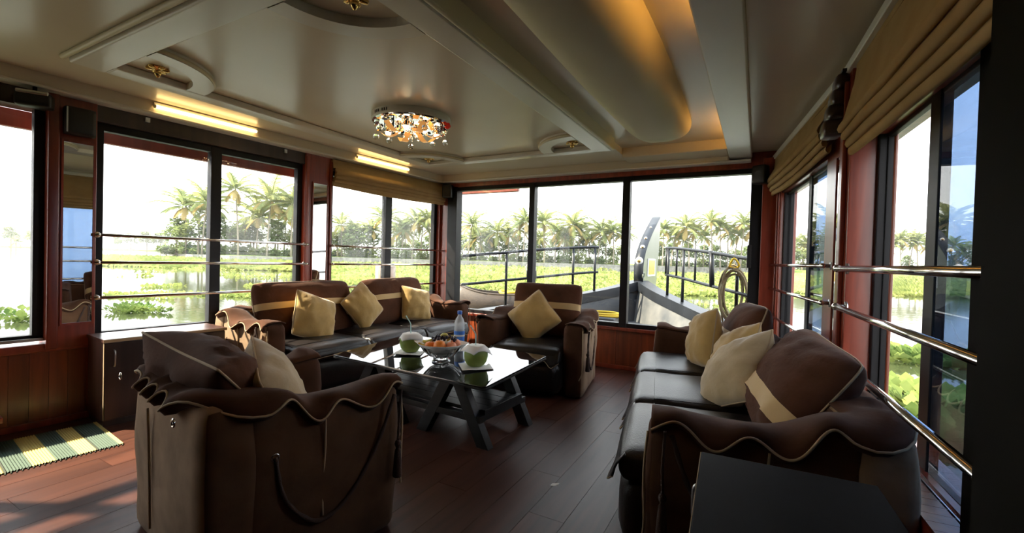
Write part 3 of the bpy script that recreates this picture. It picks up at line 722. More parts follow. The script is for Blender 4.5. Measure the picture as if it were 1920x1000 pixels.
def ztab(x, y):
    a = R(-3.5); ly = -math.sin(a)*(x+2.27)+math.cos(a)*(y-2.93); return .4995+ly*.0699
ZT = .49
def napkin(size, seed, c, z0, drape=0, rad=.07, rz=0):
    P = []; n = 14
    for i in range(n+1):
        row = []
        for j in range(n+1):
            x = (i/n-.5)*size; y = (j/n-.5)*size; r_ = math.hypot(x, y)
            z = nz3(x*22+seed, y*22, seed)*.003
            if drape and r_ > rad: z -= drape*(r_-rad)*(1.1+.25*math.sin(math.atan2(y, x)*3+seed))
            if drape and r_ > rad: k = rad + (r_-rad)*.62; x *= k/r_; y *= k/r_
            row.append((c[0]+x*math.cos(rz)-y*math.sin(rz), c[1]+x*math.sin(rz)+y*math.cos(rz), z0+z))
        P.append(row)
    return MB().grid(P)
def coconut(label, nlabel, p, seed, rz):
    x, y = p; ZT = ztab(x, y)
    u = napkin(.23, seed, (0, 0), .0052, rz=rz).build('paper_napkin', 'white_paper', None, smooth=True, solid=.0012); u.location = (x, y, ZT)
    tag(u, nlabel, 'napkin')
    t = empty('green_coconut', (x, y, ZT+.008)); tag(t, label, 'coconut')
    prof = [(.001, 0), (.045, .0), (.062, .010), (.080, .036), (.089, .072), (.088, .104), (.078, .130), (.058, .146), (.030, .150), (.001, .151)]
    m = MB(); m.lathe(prof, 22, caps=False)
    m.v = [(a*(1+.035*math.sin(3*math.atan2(b, a)+seed)), b*(1+.035*math.sin(3*math.atan2(b, a)+seed)), c) for a, b, c in m.v]
    m.build('shell', 'coconut_green', t, smooth=True)
    napkin(.225, seed+4, (0, 0), .1545, .62, .066, rz+.5).build('top_napkin', 'white_paper', t, smooth=True, solid=.0015)
    a = 2.6 if seed < 5 else 2.75
    dx, dy = math.cos(R(208)), math.sin(R(208))
    MB().tube([(0.0, 0, .12), (dx*.004, dy*.004, .23), (dx*.010, dy*.010, .245), (dx*.045, dy*.045, .300)], .0042, 8).build('straw', 'straw_blue', t, smooth=True)
coconut('green tender coconut with napkin and straw left of the fruit bowl', 'flat white napkin under the left coconut', (-2.53, 2.89), 2, .4)
coconut('green tender coconut with napkin and straw right of the fruit bowl', 'flat white napkin under the right coconut', (-1.82, 2.80), 7, .75)
# fruit bowl
bx, by = -2.14, 2.80; ZT = ztab(bx, by)-.002
FB = empty('fruit_bowl', (bx, by, ZT)); tag(FB, 'cut-glass footed bowl lined with white paper on the table', 'bowl')
m = MB(); n = 36; prof = [(.070, 0), (.072, .006), (.052, .022), (.056, .034), (.100, .052), (.135, .085), (.160, .122), (.156, .122), (.130, .090), (.096, .060), (.050, .042), (.001, .040)]
for i, (r_, z) in enumerate(prof):
    for j in range(n):
        a = 2*PI*j/n; k = 1 + (.025 if (j % 2 and 2 < i < 7) else 0); m.v.append((r_*k*math.cos(a), r_*k*math.sin(a), z))
m.f = [(i*n+j, i*n+(j+1) % n, (i+1)*n+(j+1) % n, (i+1)*n+j) for i in range(len(prof)-1) for j in range(n)] + [tuple(range(n-1, -1, -1))]; m.m = [0]*len(m.f)
m.build('bowl', 'crystal', FB)
P = []
for i in range(7):
    row = []
    for j in range(41):
        a = 2*PI*j/40; sq = 1/max(abs(math.cos(a+.3)), abs(math.sin(a+.3))); sq = 1+(sq-1)*.55
        r_ = [.01, .06, .095, .125, .148, .165, .178][i]*(1 if i < 4 else sq); z = [.048, .052, .070, .096, .122, .136, .146][i] + (0.022*(sq-1) if i > 4 else 0)*2
        row.append((r_*math.cos(a), r_*math.sin(a), z))
    P.append(row)
MB().grid(P).build('paper_liner', 'white_paper', FB, smooth=True, solid=.0015)
def fruit(name, label, cat, p, r_, m_, sc=(1, 1, .92), group=None, stem=True):
    t = empty(name, (bx+p[0], by+p[1], ZT+p[2])); tag(t, label, cat, group)
    def dimp(q):
        k = math.exp(-((q.x/r_)**2+(q.y/r_)**2)*9); return Vector((q.x, q.y, q.z-(k*r_*.18 if q.z > 0 else -k*r_*.1)))
    MB().ball((0, 0, 0), r_, 18, sc=sc, f=dimp).build('skin', m_, t, smooth=True)
    if stem: MB().tube([(0, 0, r_*.70*sc[2]), (0.002, 0, r_*.92*sc[2])], .003, 6).build('stem', 'coconut_brown', t)
fruit('orange', 'bright orange fruit at the left front of the bowl', 'orange', (-.045, -.085, .128), .042, 'orange_skin')
fruit('orange', 'large orange at the front centre of the bowl', 'orange', (.035, -.070, .138), .048, 'orange_skin')
fruit('orange', 'orange half hidden behind the left orange', 'orange', (-.095, -.03, .118), .038, 'orange_skin')
fruit('peach', 'pale peach at the right of the bowl beside the oranges', 'peach', (.100, -.010, .130), .042, 'peach_skin')
fruit('apple', 'reddish apple behind the peach in the bowl', 'apple', (.085, .065, .140), .042, 'peach_skin')
# grapes
def grapes(label, c, seed, nb):
    rr = random.Random(seed); t = empty('grape_bunch', (bx+c[0], by+c[1], ZT+c[2])); tag(t, label, 'grapes')
    base = MB().ball((0, 0, 0), .0115, 8).mesh('grape', 'grape_skin', True)
    MB().tube([(0, 0, -.01), (.01, .01, .02), (.03, .02, .035)], .0025, 5).build('stem', 'coconut_brown', t)
    for i in range(nb):
        a = rr.uniform(0, 2*PI); q = rr.uniform(0, 1)**.5
        inst('grape', base, t, (math.cos(a)*q*.055, math.sin(a)*q*.04, .02*(1-q*q)+rr.uniform(-.008, .008)), scale=(1, 1, 1.15))
grapes('bunch of black grapes on top of the fruit', (-.035, .01, .168), 1, 34)
grapes('small bunch of black grapes by the apple', (.045, .045, .175), 2, 18)
def banana(label, pts, r_):
    t = empty('banana', (bx, by, ZT)); tag(t, label, 'banana')
    P = smooth_path(pts, 6); k = len(P)
    MB().tube(P, [r_*max(.25, math.sin(PI*(.06+.88*i/(k-1)))**.45) for i in range(k)], 7).build('peel', 'banana_skin', t, smooth=True)
    MB().tube([P[-1], P[-1]+(P[-1]-P[-2]).normalized()*.02], r_*.35, 6).build('stem', 'coconut_brown', t)
banana('small yellow-green banana at the left rim of the bowl', [(-.165, -.075, .135), (-.13, -.075, .118), (-.10, -.065, .125), (-.075, -.04, .15)], .017)
banana('small banana lying above the left rim of the bowl', [(-.160, -.03, .150), (-.125, -.03, .140), (-.09, -.01, .155), (-.065, .015, .175)], .016)
banana('banana tip pointing up behind the grapes', [(-.07, .06, .15), (-.05, .065, .18), (-.02, .06, .20), (.02, .05, .195)], .016)
banana('short banana behind the small grapes', [(.0, .075, .15), (.02, .075, .178), (.045, .07, .188), (.07, .06, .18)], .015)
# water bottle
t = empty('water_bottle', (-2.20, 3.12, ztab(-2.20, 3.12)), 0, 1.28); tag(t, 'clear plastic water bottle with blue label behind the fruit bowl', 'bottle')
prof = [(.001, .001), (.030, 0), (.034, .006), (.035, .02), (.033, .03), (.035, .04), (.033, .05), (.035, .06), (.035, .135), (.033, .142), (.035, .15), (.033, .158), (.035, .166), (.033, .19), (.026, .212), (.015, .228), (.013, .235), (.013, .246)]
MB().lathe(prof, 24, caps=False).build('body', 'bottle_plastic', t, smooth=True)
MB().lathe([(.0356, .066), (.0358, .07), (.0358, .130), (.0356, .134)], 24, caps=False).build('label', 'bottle_label', t, smooth=True)
MB().lathe([(.0362, .098), (.0362, .110)], 24, caps=False).build('label_band', 'white_paper', t, smooth=True)
MB().lathe([(.0155, .243), (.0158, .247), (.0158, .262), (.014, .265), (.001, .265)], 20).build('cap', 'bottle_cap', t, smooth=True)
MB().lathe([(.001, .004), (.030, .004), (.033, .02), (.033, .12), (.033, .15), (.001, .15)], 20, caps=False).build('water_fill', 'clear_plastic', t, smooth=True)

# ================================================================== CABINETS, RUG, STEP
def cabinet(label, loc, rz, w, d, h, front):
    t = empty('cabinet', loc, rz); tag(t, label, 'cabinet')       # local x depth (front at +x), y width
    MB().span((-d/2, -w/2, .05), (d/2-.018, w/2, h-.025)).build('body', 'cabinet_wood', t, bevel=.003)
    MB().span((-d/2+.01, -w/2+.01, 0), (d/2-.05, w/2-.01, .05)).build('plinth', 'dark_wood', t)
    MB().span((-d/2-.004, -w/2-.008, h-.025), (d/2+.008, w/2+.008, h)).build('cabinet_top', front, t, bevel=.003)
    MB().span((d/2+.0085, -w/2-.008, h-.023), (d/2+.0105, w/2+.008, h-.002)).build('edge_banding', 'piping', t)
    nd = 2
    for i in range(nd):
        y0 = -w/2+w*i/nd+.003; y1 = -w/2+w*(i+1)/nd-.003
        dr = MB().span((d/2-.018, y0, .06), (d/2, y1, h-.03)).build('door', 'dark_wood', t, bevel=.002)
        yh = y0+.05 if i == 0 else y1-.05
        MB().tube(smooth_path([(d/2, yh, h-.20), (d/2+.022, yh, h-.19), (d/2+.026, yh, h-.14), (d/2+.022, yh, h-.09), (d/2, yh, h-.08)], 5), .005, 8).build('handle', 'steel', dr, smooth=True)
    MB().span((d/2-.02, -w/2-.0025, .06), (d/2-.004, -w/2-.0005, h-.03)).build('edge_strip', 'piping', t)
    return t
cabinet('low dark wood cabinet under the large left window beside the rug', (-4.22, 1.82, 0), R(-4), .80, .36, .645, 'cabinet_wood')
t = cabinet('dark cabinet top in the bottom right corner beside the right sofa', (.115, 1.07, 0), R(183), .98, .44, .70, 'cabinet_dark')
# rug made of coloured bands
RG = empty('striped_rug', (-4.02, .95, 0), R(-6)); tag(RG, 'yellow and green striped woven rug on the floor at far left', 'rug')
yy = .46; k = 0
for wd, m_ in [(.022, 'rug_yellow'), (.10, 'rug_green'), (.012, 'rug_dark'), (.085, 'rug_yellow'), (.10, 'rug_green'), (.10, 'rug_yellow'), (.10, 'rug_green'), (.012, 'rug_dark'), (.085, 'rug_yellow'), (.10, 'rug_green'), (.1, 'rug_yellow')]:
    m = MB(); nr = max(1, int(round(wd/.0125)))
    for i in range(nr):
        y0 = yy-wd*i/nr; y1 = yy-wd*(i+1)/nr; c = (y0+y1)/2
        m.add([(-.30, y0, .004), (.32, y0, .004), (.32, c, .011), (-.30, c, .011), (.32, y1, .004), (-.30, y1, .004)], [(3, 2, 1, 0), (5, 4, 2, 3)])
    m.build('band', m_, RG); yy -= wd
fr = MB()
for i in range(40): fr.tube([(.32, .45-.0225*i, .006), (.345, .445-.0225*i, .003)], .003, 4)
o = fr.build('fringe', 'rug_dark', RG); o['kind'] = 'stuff'
# fleck of white paint on the floor
m = MB(); pts = [(.045*math.cos(a)*(1+.3*math.sin(2*a+1)), .026*math.sin(a)*(1+.25*math.cos(3*a)), 0) for a in lin(0, 2*PI, 15)[:-1]]
m.add([(x, y, .0004) for x, y, z in pts] + [(x, y, .0016) for x, y, z in pts], [tuple(range(13, -1, -1)), tuple(range(14, 28))] + [(i, (i+1) % 14, 14+(i+1) % 14, 14+i) for i in range(14)])
o = m.build('paint_fleck', 'white_paper'); o.location = (-.99, 2.40, 0); o.rotation_euler = (0, 0, .9); o.scale = (.55, .55, 1); tag(o, 'small fleck of white paint on the floor in the foreground', 'paint fleck')
# low step at far left
t = empty('wooden_step', (-4.36, .80, 0), R(-4)); tag(t, 'low reddish wooden step at the far left below the window', 'step')
MB().span((-.14, -.35, .16), (.16, .16, .20)).build('tread', 'mahogany', t, bevel=.006); MB().span((-.14, -.33, 0), (.13, .13, .16)).build('riser', 'dark_wood', t)
# ================================================================== CEILING FIXTURES
t = empty('boat_fixture', (-.785, 2.0, 2.57)); tag(t, 'cream boat-shaped plaster canopy hanging from the ceiling', 'ceiling fixture')
P = []; N = 40
for i in range(N+1):
    y = -2.6 + 5.0*i/N; q = max(0, (y-1.55)/.85); end = math.sqrt(max(0, 1-q**2.6)) if q < 1 else 0
    half = .255*(.86+.14*end) if q < .98 else .20; dep = .235*(.10+.90*end)
    wave = 1+.05*math.sin(y*1.9)
    row = []
    for j in range(21):
        a = PI*j/20; ca, sa = math.cos(a), math.sin(a)
        xx = half*wave*math.copysign(abs(ca)**.75, ca); zz = -dep*(sa**.8)
        row.append((xx, y, zz))
    P.append(row)
MB().grid(P).build('hull', 'cream_matte', t, smooth=True)
m = MB(); n_ = len(P[-1]); m.add(P[-1] + [(0, P[-1][0][1], 0)], [(n_, i, i+1) for i in range(n_-1)]); m.build('hull_end', 'cream', t)
for sx in (-1, 1): MB().tube([(sx*.245, -2.6, -.012), (sx*.245, 1.6, -.012), (sx*.21, 2.3, -.012)], .012, 6).build('rim_bead', 'cream', t, smooth=True)
# cove lamps behind the beam
for y0, y1, lab in ((-.6, 2.45, 'amber cove lamp hidden above the long ceiling beam, near part'), (4.05, 4.75, 'amber cove lamp hidden above the long ceiling beam by the bow')):
    t = empty('cove_lamp', (-.17, (y0+y1)/2, 2.50)); tag(t, lab, 'lamp')
    MB().tube([(0, -(y1-y0)/2, 0), (0, (y1-y0)/2, 0)], .010, 8).build('tube', 'cove_glow', t, smooth=True)
    MB().span((.02, -(y1-y0)/2, -.035), (.04, (y1-y0)/2, .02)).build('batten', 'lamp_white', t)
# chandelier
CX, CY = -2.66, 2.98
t = empty('crystal_chandelier', (CX, CY, 2.50)); tag(t, 'round flush crystal ceiling light with glowing bulbs and hanging balls', 'chandelier')
MB().lathe([(.335, 0), (.335, -.045), (.325, -.055), (.30, -.058), (.001, -.058)], 48, caps=False).build('base_plate', 'lamp_white', t, smooth=False)
MB().lathe([(.325, -.0565), (.31, -.066), (.001, -.066)], 48, caps=False).build('mirror_plate', 'mirror', t)
slot = MB().box((0, 0, 0), (.006, .006, .022)).mesh('vent_slot', 'black_plastic', False)
for a in list(lin(-108, -100, 3))+list(lin(-92, -84, 3)): inst('vent_slot', slot, t, (.336*math.cos(R(a)), .336*math.sin(R(a)), -.026), (0, 0, R(a)))
bulb = MB().ball((0, 0, 0), .026, 12, sc=(1, 1, 1.15)).mesh('bulb', 'bulb_glow', True); cup = MB().lathe([(.022, .03), (.03, .0), (.034, -.02), (.028, -.02)], 14, caps=False).mesh('bulb_cup', 'crystal_chrome', True)
for a, r_ in ((20, .12), (110, .12), (200, .12), (290, .12), (65, .24), (185, .25)):
    x, y = r_*math.cos(R(a)), r_*math.sin(R(a)); inst('bulb', bulb, t, (x, y, -.105)); inst('bulb_cup', cup, t, (x, y, -.085))
cr = MB().ball((0, 0, 0), .027, 9, sc=(1, 1, 1)).mesh('crystal_ball', 'crystal', False)
wire = MB().tube([(0, 0, 0), (0, 0, .07)], .0012, 4).mesh('wire', 'chrome', False)
for i in range(9):
    a = R(i*40+12); x, y = .30*math.cos(a), .30*math.sin(a); dz = -.155-.02*(i % 2)
    c_ = inst('crystal_ball', cr, t, (x, y, dz)); inst('wire', wire, c_, (0, 0, .022))
amb = MB().grid([[(-.05+.1*i/6, -.02*math.cos(PI*(i/6-.5))*k, -.028*k*k*.5) for k in lin(-1.4, 1.4, 7)] for i in range(7)])
amb = MB(); amb.grid([[(x, .03*math.sin(PI*(x+.09)/.18)*0+y*.5, -.06*math.sin(PI*(x+.11)/.22)) for y in (-.06, -.03, 0, .03, .06)] for x in lin(-.11, .11, 12)])
am = amb.mesh('amber_shade', 'amber_glass', True)
for i in range(6):
    a = R(i*60+30); inst('amber_shade', am, t, (.19*math.cos(a), .19*math.sin(a), -.105), (0, 0, a))
rr = random.Random(5); gem = MB().ball((0, 0, 0), .011, 6).mesh('crystal_bead', 'crystal', False); gemc = MB().box((0, 0, 0), (.028, .028, .012)).mesh('chrome_tile', 'crystal_chrome', False)
for i in range(46):
    a = rr.uniform(0, 2*PI); q = rr.uniform(.0, .09) if i < 26 else rr.uniform(.15, .29); inst('crystal_bead', gem, t, (q*math.cos(a), q*math.sin(a), -.09-rr.uniform(0, .095 if i < 26 else .03)), (rr.random()*3, rr.random()*3, 0))
for i in range(22):
    a = 2*PI*i/22; q = .285+.015*(i % 2); inst('chrome_tile', gemc, t, (q*math.cos(a), q*math.sin(a), -.078), (rr.uniform(-.5, .5), rr.uniform(-.5, .5), a))
o = MB().ball((.32*math.cos(R(20)), .32*math.sin(R(20)), -.075), .030, 9).build('ruby_jewel', 'ruby', t)
# brass finials in the corner arcs
for (cx, cy, sx, sy), w in zip(ARC, ('near left corner arc of the ceiling', 'front left corner arc of the ceiling', 'front right corner arc of the ceiling', 'near right corner arc of the ceiling')):
    t = empty('brass_finial', (cx+sx*.13, cy+sy*.17, 2.50)); tag(t, 'small gilt flower lamp holder in the '+w, 'lamp')
    MB().lathe([(.055, 0), (.05, -.01), (.022, -.018), (.016, -.03), (.024, -.04), (.014, -.052), (.008, -.062), (.001, -.066)], 16, caps=False).build('holder', 'brass', t, smooth=True)
    pm = MB().soft((.042, 0, -.012), (.022, .014, .010), .008, 4).mesh('petal', 'brass', True)
    for i in range(6): inst('petal', pm, t, (0, 0, 0), (0, 0, PI/3*i))
# tube lights on the left cornice
for ua, ub, lab in ((3.62, 2.80, 'longer glowing tube light on the left cornice above the large window'), (1.66, .82, 'glowing tube light on the left cornice above the gold blind')):
    t = empty('tube_light', on_left((ua+ub)/2, .132, 2.47), R(-4)); tag(t, lab, 'lamp'); h = (ua-ub)/2
    MB().span((0, -h, -.012), (.022, h, .020)).build('batten', 'lamp_white', t, bevel=.004)
    MB().tube([(.026, -h+.01, -.016), (.026, h-.01, -.016)], .013, 10).build('tube', 'tube_glow', t, smooth=True)
    for s in (-1, 1): MB().tube([(.026, s*h, -.016), (.026, s*(h-.012), -.016)], .0145, 10).build('end_cap', 'lamp_white', t, smooth=True)
# speakers and boxes near the ceiling
def speaker(label, loc, rz, d):
    t = empty('speaker', loc, rz); tag(t, label, 'speaker')
    MB().soft((0, 0, 0), (d[0]/2, d[1]/2, d[2]/2), .012, 5).build('housing', 'black_plastic', t, smooth=True)
    MB().lathe([(.034, 0), (.030, -.006), (.012, -.012), (.001, -.006)], 18, M=Matrix.Rotation(R(90), 3, 'X'), c=(0, -d[1]/2-.001, 0), caps=False).build('cone', 'black_metal', t, smooth=True)
    MB().span((-.015, d[1]/2-.002, -.02), (.015, d[1]/2+.06, .02)).build('bracket', 'black_metal', t)
speaker('small black speaker in the front left corner below the cornice', (-4.0, 5.29, 2.27), R(20), (.14, .12, .19))
speaker('small black speaker in the front right corner beside the short blind', (.00, 5.26, 2.24), R(-25), (.13, .11, .19))
t = empty('wall_camera', on_left(4.28, .12, 2.30), R(150)); tag(t, 'black and silver device high on the far left pillar', 'camera')
MB().soft((0, 0, 0), (.05, .09, .05), .015, 5).build('housing', 'black_plastic', t, smooth=True); MB().span((-.055, -.08, .03), (.055, .08, .055)).build('hood', 'steel', t, bevel=.006)
MB().tube([(0, 0, .05), (0, 0, .10)], .012, 8).build('mount', 'black_metal', t)
t = empty('wall_box', on_left(4.04, .075, 2.22), R(-4)); tag(t, 'flat black box above the far left mirror', 'box')
MB().soft((0, 0, 0), (.04, .085, .10), .01, 4).build('housing', 'black_plastic', t, smooth=True); MB().span((.04, -.08, -.09), (.045, -.072, .09)).build('bright_edge', 'steel', t)
# small metal clips on the header
for u, lab in ((3.62, 'small metal clip above the left pane of the large left window'), (2.45, 'small metal clip above the right pane of the large left window')):
    c_ = MB().box((0, 0, 0), (.02, .03, .035)); c_.box((.012, 0, -.008), (.012, .018, .012)); o = c_.build('metal_clip', 'steel', None); o.location = on_left(u, .031, 2.36); o.rotation_euler = (0, 0, R(-4)); tag(o, lab, 'clip')

# ================================================================== OUTSIDE: BOW OF THE BOAT
# eaves
for a, b, rz, o_, lab in (((-.36, -6.5, 2.17), (-.30, .6, 2.30), R(-4), (-4.2, 5.4, 0), 'red-brown eave board outside the left windows'), ((-4.9, 5.95, 2.33), (-3.2, 6.02, 2.43), 0, (0, 0, 0), 'red-brown eave board at the corner outside the bow window')):
    o = MB().span(a, b).build('eave_board', 'eave_red', None, bevel=.006); o.location = o_; o.rotation_euler = (0, 0, rz); tag(o, lab, 'eave')
_r = MB().span((-.40, -6.5, 2.62), (.0, .2, 2.68)).build('roof_overhang', 'eave_red'); _r.location = (-4.2, 5.4, 0); _r.rotation_euler = (0, 0, R(-4)); structure(_r, 'underside of the roof overhang on the left', 'roof')
# deck and gunwales: V meeting at the stem
DK = MB().prism([(-4.35, 5.54), (.35, 5.54), (.05, 6.2), (-1.75, 8.35), (-2.05, 8.35), (-4.05, 6.2)], 2, .10, .26).build('bow_deck', 'deck_grey'); structure(DK, 'blue-grey steel bow deck in front of the windows', 'deck')
def gunwale(label, side):
    cx = -1.9; t = empty('gunwale', (0, 0, 0)); tag(t, label, 'gunwale')
    cps = [(.07, 8.40, .98), (.45, 7.90, .84), (1.00, 7.25, .70), (1.65, 6.45, .55), (1.95, 6.05, .49), (2.12, 5.80, .46)]
    P = smooth_path([(cx+side*a, b, c) for a, b, c in cps], 5); top = []; inn = []; outr = []
    for i, p in enumerate(P):
        a = P[max(0, i-1)]; b = P[min(len(P)-1, i+1)]; tt = (b-a); tt.z = 0; tt.normalize(); n = Vector((-tt.y, tt.x, 0)); n = n if n.x*side < 0 else -n     # n points inboard
        w = .15 if i else .10
        top.append([p-n*.09, p+n*w, p+n*w-Vector((0, 0, .16)), p+n*(w-.03)-Vector((0, 0, .16))])
        inn.append([p+n*(w-.04)-Vector((0, 0, .12)), Vector((p.x, p.y, .25))+n*(w+.12)])
        outr.append([p-n*.09, p-n*.09-Vector((0, 0, .10)), Vector((p.x, p.y, -.1))-n*.02, Vector((p.x, p.y, -.95))+n*.25])
    MB().grid(top).build('cap_plate', 'hull_black', t, smooth=False)
    MB().grid(inn).build('inner_side', 'hull_worn' if side > 0 else 'hull_black', t, smooth=True)
    MB().grid(outr).build('outer_side', 'hull_black', t, smooth=True)
    return P
PR = gunwale('black gunwale sweeping from the stem down to the right', 1)
PLf = gunwale('black gunwale sweeping from the stem down to the left', -1)
# stem (prow post)
t = empty('prow_stem', (-1.9, 8.3, 0)); tag(t, 'tall curved grey prow post with brass studs and nameplate', 'prow')
aft = [(.06, .80), (.02, .95), (.0, 1.10), (.0, 1.24), (.06, 1.38), (.18, 1.52), (.38, 1.68), (.66, 1.86), (1.05, 2.07), (1.45, 2.27)]
fore = [(1.52, 2.30), (1.52, 2.1), (1.46, 1.6), (1.36, 1.2), (1.24, .8), (1.1, .3), (1.0, -.9)]
poly = aft + fore + [(.1, -.9)]
MB().prism(poly, 0, -.075, .075).build('stem_plate', 'stem_grey', t, bevel=.01)
hb = []
for (y, z) in aft[1:]: hb.append([(-.085, y-.012, z), (.085, y-.012, z)])
MB().grid(hb).build('aft_band', 'rail_black', t, smooth=True, solid=.012)
MB().tube([(.078, .04+r_*math.cos(a), 1.06+r_*math.sin(a)) for a, r_ in [(R(k*24), .075-.0028*k) for k in range(22)]], .012, 6).build('scroll', 'stem_grey', t, smooth=True)
sm = MB().ball((0, 0, 0), .028, 12, sc=(1, .7, 1)).mesh('brass_stud', 'brass', True); sm2 = MB().lathe([(.055, 0), (.05, .01), (.001, .012)], 16).mesh('stud_plate', 'white_paper', True)
for (y, z, s) in ((.02, 1.34, 1.3), (.27, 1.60, .8), (.52, 1.78, .55), (.95, 2.02, .4)):
    o = inst('brass_stud', sm, t, (0, y-.03, z), scale=(s, s, s)); inst('stud_plate', sm2, o, (0, .018, 0), (R(90), 0, 0))
MB().span((.076, .42, 1.08), (.084, 1.02, 1.36)).build('nameplate', 'brass', t, bevel=.003)
m = MB()
for a, b in (((.076, .38, 1.05), (.088, 1.06, 1.08)), ((.076, .38, 1.36), (.088, 1.06, 1.39)), ((.076, .38, 1.08), (.088, .42, 1.36)), ((.076, 1.02, 1.08), (.088, 1.06, 1.36))): m.span(a, b)
m.build('nameplate_border', 'white_paper', t)
# deck railings following each gunwale
def railing(label, side):
    t = empty('deck_railing', (0, 0, 0)); tag(t, label, 'railing')
    cx = -1.9; q = lambda a, b, c: (cx+side*a, b, c)
    tops = [(.58, 7.70, 1.56), (.85, 7.38, 1.54), (1.35, 6.75, 1.47), (1.68, 6.35, 1.41), (1.98, 5.95, 1.36), (2.12, 5.72, 1.33)]; mids = [(.58, 7.70, 1.12), (.85, 7.38, 1.09), (1.35, 6.75, 1.01), (1.68, 6.35, .96), (1.98, 5.95, .91), (2.12, 5.72, .89)]
    MB().tube(smooth_path([q(*p) for p in tops], 4), .024, 10).build('top_rail', 'rail_black', t, smooth=True)
    MB().tube(smooth_path([q(*p) for p in mids], 4), .022, 10).build('lower_rail', 'rail_black', t, smooth=True)
    def post(a, b, z0, z1, r_=.022): MB().tube([q(a, b, z0), q(a, b, z1)], r_, 10).build('post', 'rail_black', t, smooth=True)
    post(.62, 7.65, .76, 1.55); post(.90, 7.32, .68, 1.53); post(1.68, 6.35, .50, 1.41)
    if side > 0:
        post(.58, 7.70, 1.12, 1.56, .018); post(.78, 7.46, 1.09, 1.54, .016); post(1.10, 7.06, 1.05, 1.50, .016)
        MB().tube([q(1.36, 6.74, 1.0), q(1.335, 6.77, 1.49)], .034, 10).build('gate_post', 'rail_black', t, smooth=True)
        MB().tube([q(1.28+.02*math.cos(a), 6.80, 1.32+.02*math.sin(a)) for a in lin(0, 2*PI, 11)[:-1]], .007, 6, closed=True).build('gate_ring', 'rail_black', t, smooth=True)
railing('black deck railing with gate on the right side of the bow', 1)
railing('black deck railing on the left side of the bow', -1)
# coiled rope hanging on the right railing
t = empty('rope_coil', (-.26, 6.26, .99)); tag(t, 'coil of thick tan rope hanging on the right railing', 'rope')
rr = random.Random(3)
for k in range(6):
    w_, h_ = .13+.015*rr.random()+.008*k, .30+.03*rr.random(); ox, oy = rr.uniform(-.03, .03), rr.uniform(-.03, .03)
    MB().tube([(ox+w_*math.cos(a)*.9, oy+.03*math.sin(a*2+k), -.02*k+h_*math.sin(a)) for a in lin(0, 2*PI, 25)[:-1]], .014, 6, closed=True).build('loop', 'rope_tan', t, smooth=True)
MB().tube(smooth_path([(-.1, 0, -.1), (-.12, .02, -.3), (-.08, 0, -.5)], 5), .013, 6).build('loose_end', 'rope_tan', t, smooth=True)
m = MB(); m.tube(smooth_path([(-.05, -.03, .30), (0, -.05, .40), (.06, -.03, .32), (.02, .04, .28), (-.05, -.03, .30)], 5), .012, 6); m.build('yellow_tie', 'rope_yellow', t, smooth=True)
# yellow rope coil on deck box
t = empty('yellow_rope_coil', (-2.06, 6.30, .26)); tag(t, 'coil of yellow rope lying on the bow deck behind the front armchair', 'rope')
MB().soft((0, 0, .14), (.36, .26, .13), .03, 5).build('rope_mat', 'deck_grey', t, smooth=True)
for k in range(2): MB().tube([((.24-.02*k)*math.cos(a)+.14, (.19-.02*k)*math.sin(a), .28+.026*k) for a in lin(0, 2*PI, 30)[:-1]], .017, 7, closed=True).build('loop', 'rope_yellow', t, smooth=True)
# hook / bollard on the left of the bow
t = empty('bollard', (-3.22, 6.55, .26)); tag(t, 'dark steel bollard with a pale rope loop on the left of the bow deck', 'bollard')
MB().tube([(0, 0, 0), (0, 0, .78)], .035, 12).build('post', 'rail_black', t, smooth=True); MB().soft((0, 0, .80), (.075, .05, .075), .02, 5).build('head', 'rail_black', t, smooth=True)
MB().tube([(.085*math.cos(a), -.03, .90+.085*math.sin(a)) for a in lin(0, 2*PI, 21)[:-1]], .012, 6, closed=True).build('rope_loop', 'white_paper', t, smooth=True)
MB().tube([(0, 0, .35), (-.28, .02, .28)], .018, 8).build('arm', 'rail_black', t, smooth=True)
MB().span((-.11, -.07, 0), (.11, .07, .04)).build('foot', 'rail_black', t)
# weathered post outside left window
o = MB().lathe([(.17, -1.0), (.165, .3), (.15, .85), (.155, 1.13), (.14, 1.15), (.001, 1.15)], 16, caps=False).build('mooring_post', 'post_bark', None, smooth=True); o.location = (-5.15, 5.25, 0); tag(o, 'weathered timber mooring post outside the window behind the long sofa', 'post')
# outside rub rail along the right side
o = MB().span((.34, -4.5, .10), (.56, .5, .17)).build('rubbing_plank', 'deck_grey', None, bevel=.01); o.location = (.45, 3.15, 0); o.rotation_euler = (0, 0, R(3.09)); tag(o, 'grey rubbing plank running outside below the right window', 'plank')
# ================================================================== OUTSIDE: WATER, PLANTS, BANKS
ZW = -.80
rng = np.random.default_rng(11)
WT = MB().add([(-700, -300, ZW), (700, -300, ZW), (700, 900, ZW), (-700, 900, ZW)], [(0, 1, 2, 3)]).build('water', 'water'); tag(WT, 'calm backwater lagoon reflecting the hazy sky', 'water', kind='stuff')
YAW = R(28.7)
def spot(px, depth):
    """ground point seen in the direction of picture column px, at a given distance along the view"""
    k = (px-960)/840.; return (depth*(-math.sin(YAW)+k*math.cos(YAW)), depth*(math.cos(YAW)+k*math.sin(YAW)))
def np_mesh(name, V, F, m):
    me = bpy.data.meshes.new(name); nf, k = F.shape
    me.vertices.add(len(V)); me.vertices.foreach_set('co', V.astype(np.float32).ravel())
    me.loops.add(nf*k); me.loops.foreach_set('vertex_index', F.astype(np.int32).ravel())
    me.polygons.add(nf); me.polygons.foreach_set('loop_start', (np.arange(nf)*k).astype(np.int32))
    me.update(calc_edges=True); me.materials.append(MATS[m]); return me
